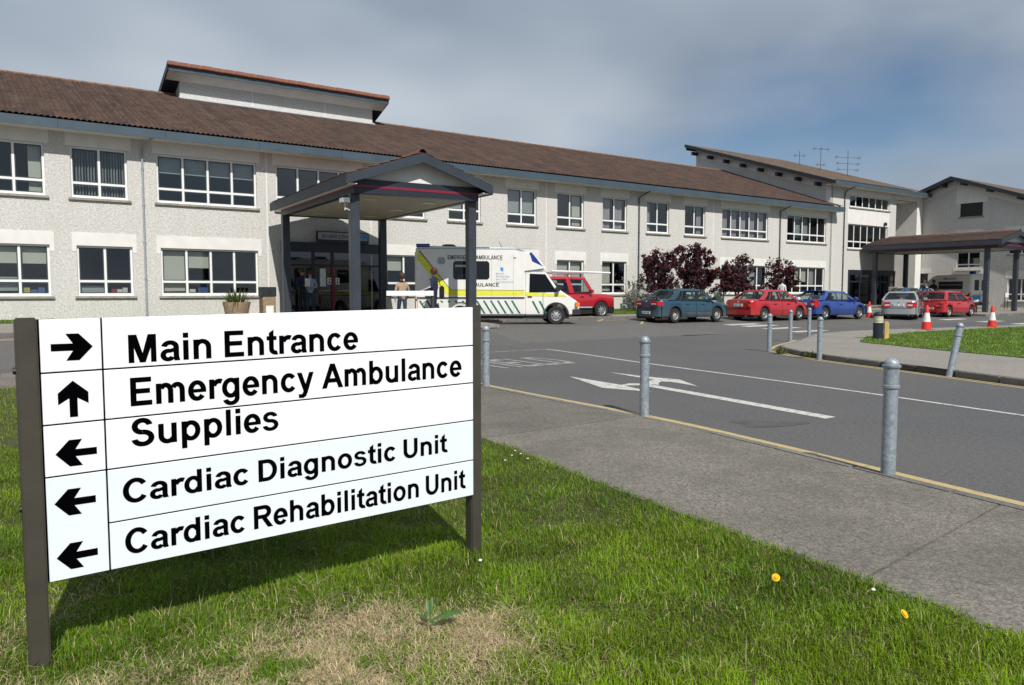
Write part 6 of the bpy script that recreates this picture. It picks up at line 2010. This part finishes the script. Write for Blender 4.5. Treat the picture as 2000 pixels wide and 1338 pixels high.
    for s in (-1, 1):
        MB().lathe([(0, -.008), (.008, 0), (0, .008)], 6).build("eye", 'black', o, loc=h1 + Vector((.033 * s, .088, -.012)))
    return o
walk = {'knl': (-.10, .14, .52), 'anl': (-.10, .16, .11), 'bll': (-.10, .26, .06), 'tol': (-.10, .33, .06), 'knr': (.10, .02, .50), 'anr': (.10, -.22, .13), 'blr': (.10, -.14, .05), 'tor': (.10, -.07, .03), 'ell': (-.24, -.08, 1.16), 'wrl': (-.24, -.04, .94), 'pml': (-.24, -.02, .87), 'elr': (.24, .03, 1.16), 'wrr': (.23, .2, 1.0), 'pmr': (.22, .27, .97)}
def g_at(x, y): return gz(x, y) + .125
# facing: local +y is forward
person("man in a beige jumper walking away beside the white ambulance's tail", (-3.50, 24.2, g_at(-3.50, 24.2)), R(20), {**walk}, ('beige', 'denim', 'black_cloth'), scale=.95)
pb = person("person in navy with a black shoulder bag standing before the ambulance", (-2.52, 24.55, g_at(-2.52, 24.55)), R(75), {'wrl': (-.16, .22, 1.08), 'pml': (-.1, .30, 1.08)}, ('navy_cloth', 'navy_cloth', 'black_cloth'), 'hair_auburn', 1.0)
bag = thing("shoulder_bag", "black bag slung on the navy-clad person's back by the ambulance", "bag", (-2.52, 24.55, g_at(-2.52, 24.55)), R(75))
B(.02, .24, -.28, -.155, .80, 1.22).build("pouch", 'black_cloth', bag, bevel=.04, seg=2)
MB().path([(.12, -.17, 1.22), (.10, -.13, 1.42), (-.02, .0, 1.50), (-.12, .13, 1.40)], .014).build("strap", 'black_cloth', bag)
q0 = FP(9.75, -.75); person("person in a pale blue top waiting at the emergency doors", (q0.x, q0.y, g_at(q0.x, q0.y)), FA + R(160), {'wrl': (-.1, .24, 1.12), 'pml': (-.02, .28, 1.14)}, ('pale_blue', 'denim', 'black_cloth'), scale=.96)
q0 = FP(9.35, -.95); person("person in dark clothes beside the emergency doors, holding a white paper", (q0.x, q0.y, g_at(q0.x, q0.y)), FA + R(200), {'wrl': (-.12, .24, 1.14), 'pml': (-.04, .30, 1.16), 'wrr': (.12, .24, 1.14), 'pmr': (.05, .30, 1.16)}, ('navy_cloth', 'black_cloth', 'black_cloth'))
q1 = FP(9.35, -.95)
pp = thing("paper_sheet", "white paper held by the dark-clad person at the emergency doors", "paper", (q1.x, q1.y, g_at(q1.x, q1.y)), FA + R(200))
B(-.12, .12, .32, .324, 1.12, 1.42).build("sheet", 'paper', pp, fixn=False)
q0 = FP(35.35, -3.3); person("person in a white shirt behind the red saloon's roof", (q0.x, q0.y, g_at(q0.x, q0.y)), FA + R(-80), {}, ('white_cloth', 'denim', 'black_cloth'), scale=.95)
q0 = FP(48.9, -4.2); person("person in a bright blue jacket by the main entrance column", (q0.x, q0.y, g_at(q0.x, q0.y)), FA + R(120), {'neck0': (0, .10, 1.44), 'neck': (0, .14, 1.49), 'head0': (0, .18, 1.54), 'head1': (0, .19, 1.62), 'head2': (0, .18, 1.69), 'nose': (0, .28, 1.58), 'chin': (0, .24, 1.51), 'earl': (-.09, .18, 1.6), 'earr': (.09, .18, 1.6)}, ('blue_cloth', 'black_cloth', 'black_cloth'), scale=1.02)
q0 = FP(52.6, -3.0); person("dark-haired person beyond the silver saloon's roof under the long canopy", (q0.x, q0.y, g_at(q0.x, q0.y)), FA + R(90), {}, ('black_cloth', 'black_cloth', 'black_cloth'), 'hair_brown', 1.0)
bend = {'waist': (0, .06, 1.10), 'chest': (0, .24, 1.24), 'neck0': (0, .38, 1.30), 'neck': (0, .43, 1.33), 'head0': (0, .49, 1.36), 'head1': (0, .56, 1.40), 'head2': (0, .63, 1.44), 'nose': (0, .60, 1.31), 'chin': (0, .53, 1.30), 'earl': (-.09, .55, 1.39), 'earr': (.09, .55, 1.39), 'shl': (-.17, .33, 1.27), 'shr': (.17, .33, 1.27), 'ell': (-.25, .38, 1.02), 'elr': (.25, .38, 1.02), 'wrl': (-.22, .52, .85), 'wrr': (.22, .52, .85), 'pml': (-.22, .57, .80), 'pmr': (.22, .57, .80)}
person("stooping person in a grey fleece seen over the small red hatchback's roof", (25.45, 45.6, gz(25.45, 45.6)), R(60), bend, ('grey_cloth', 'denim', 'black_cloth'), scale=1.12)
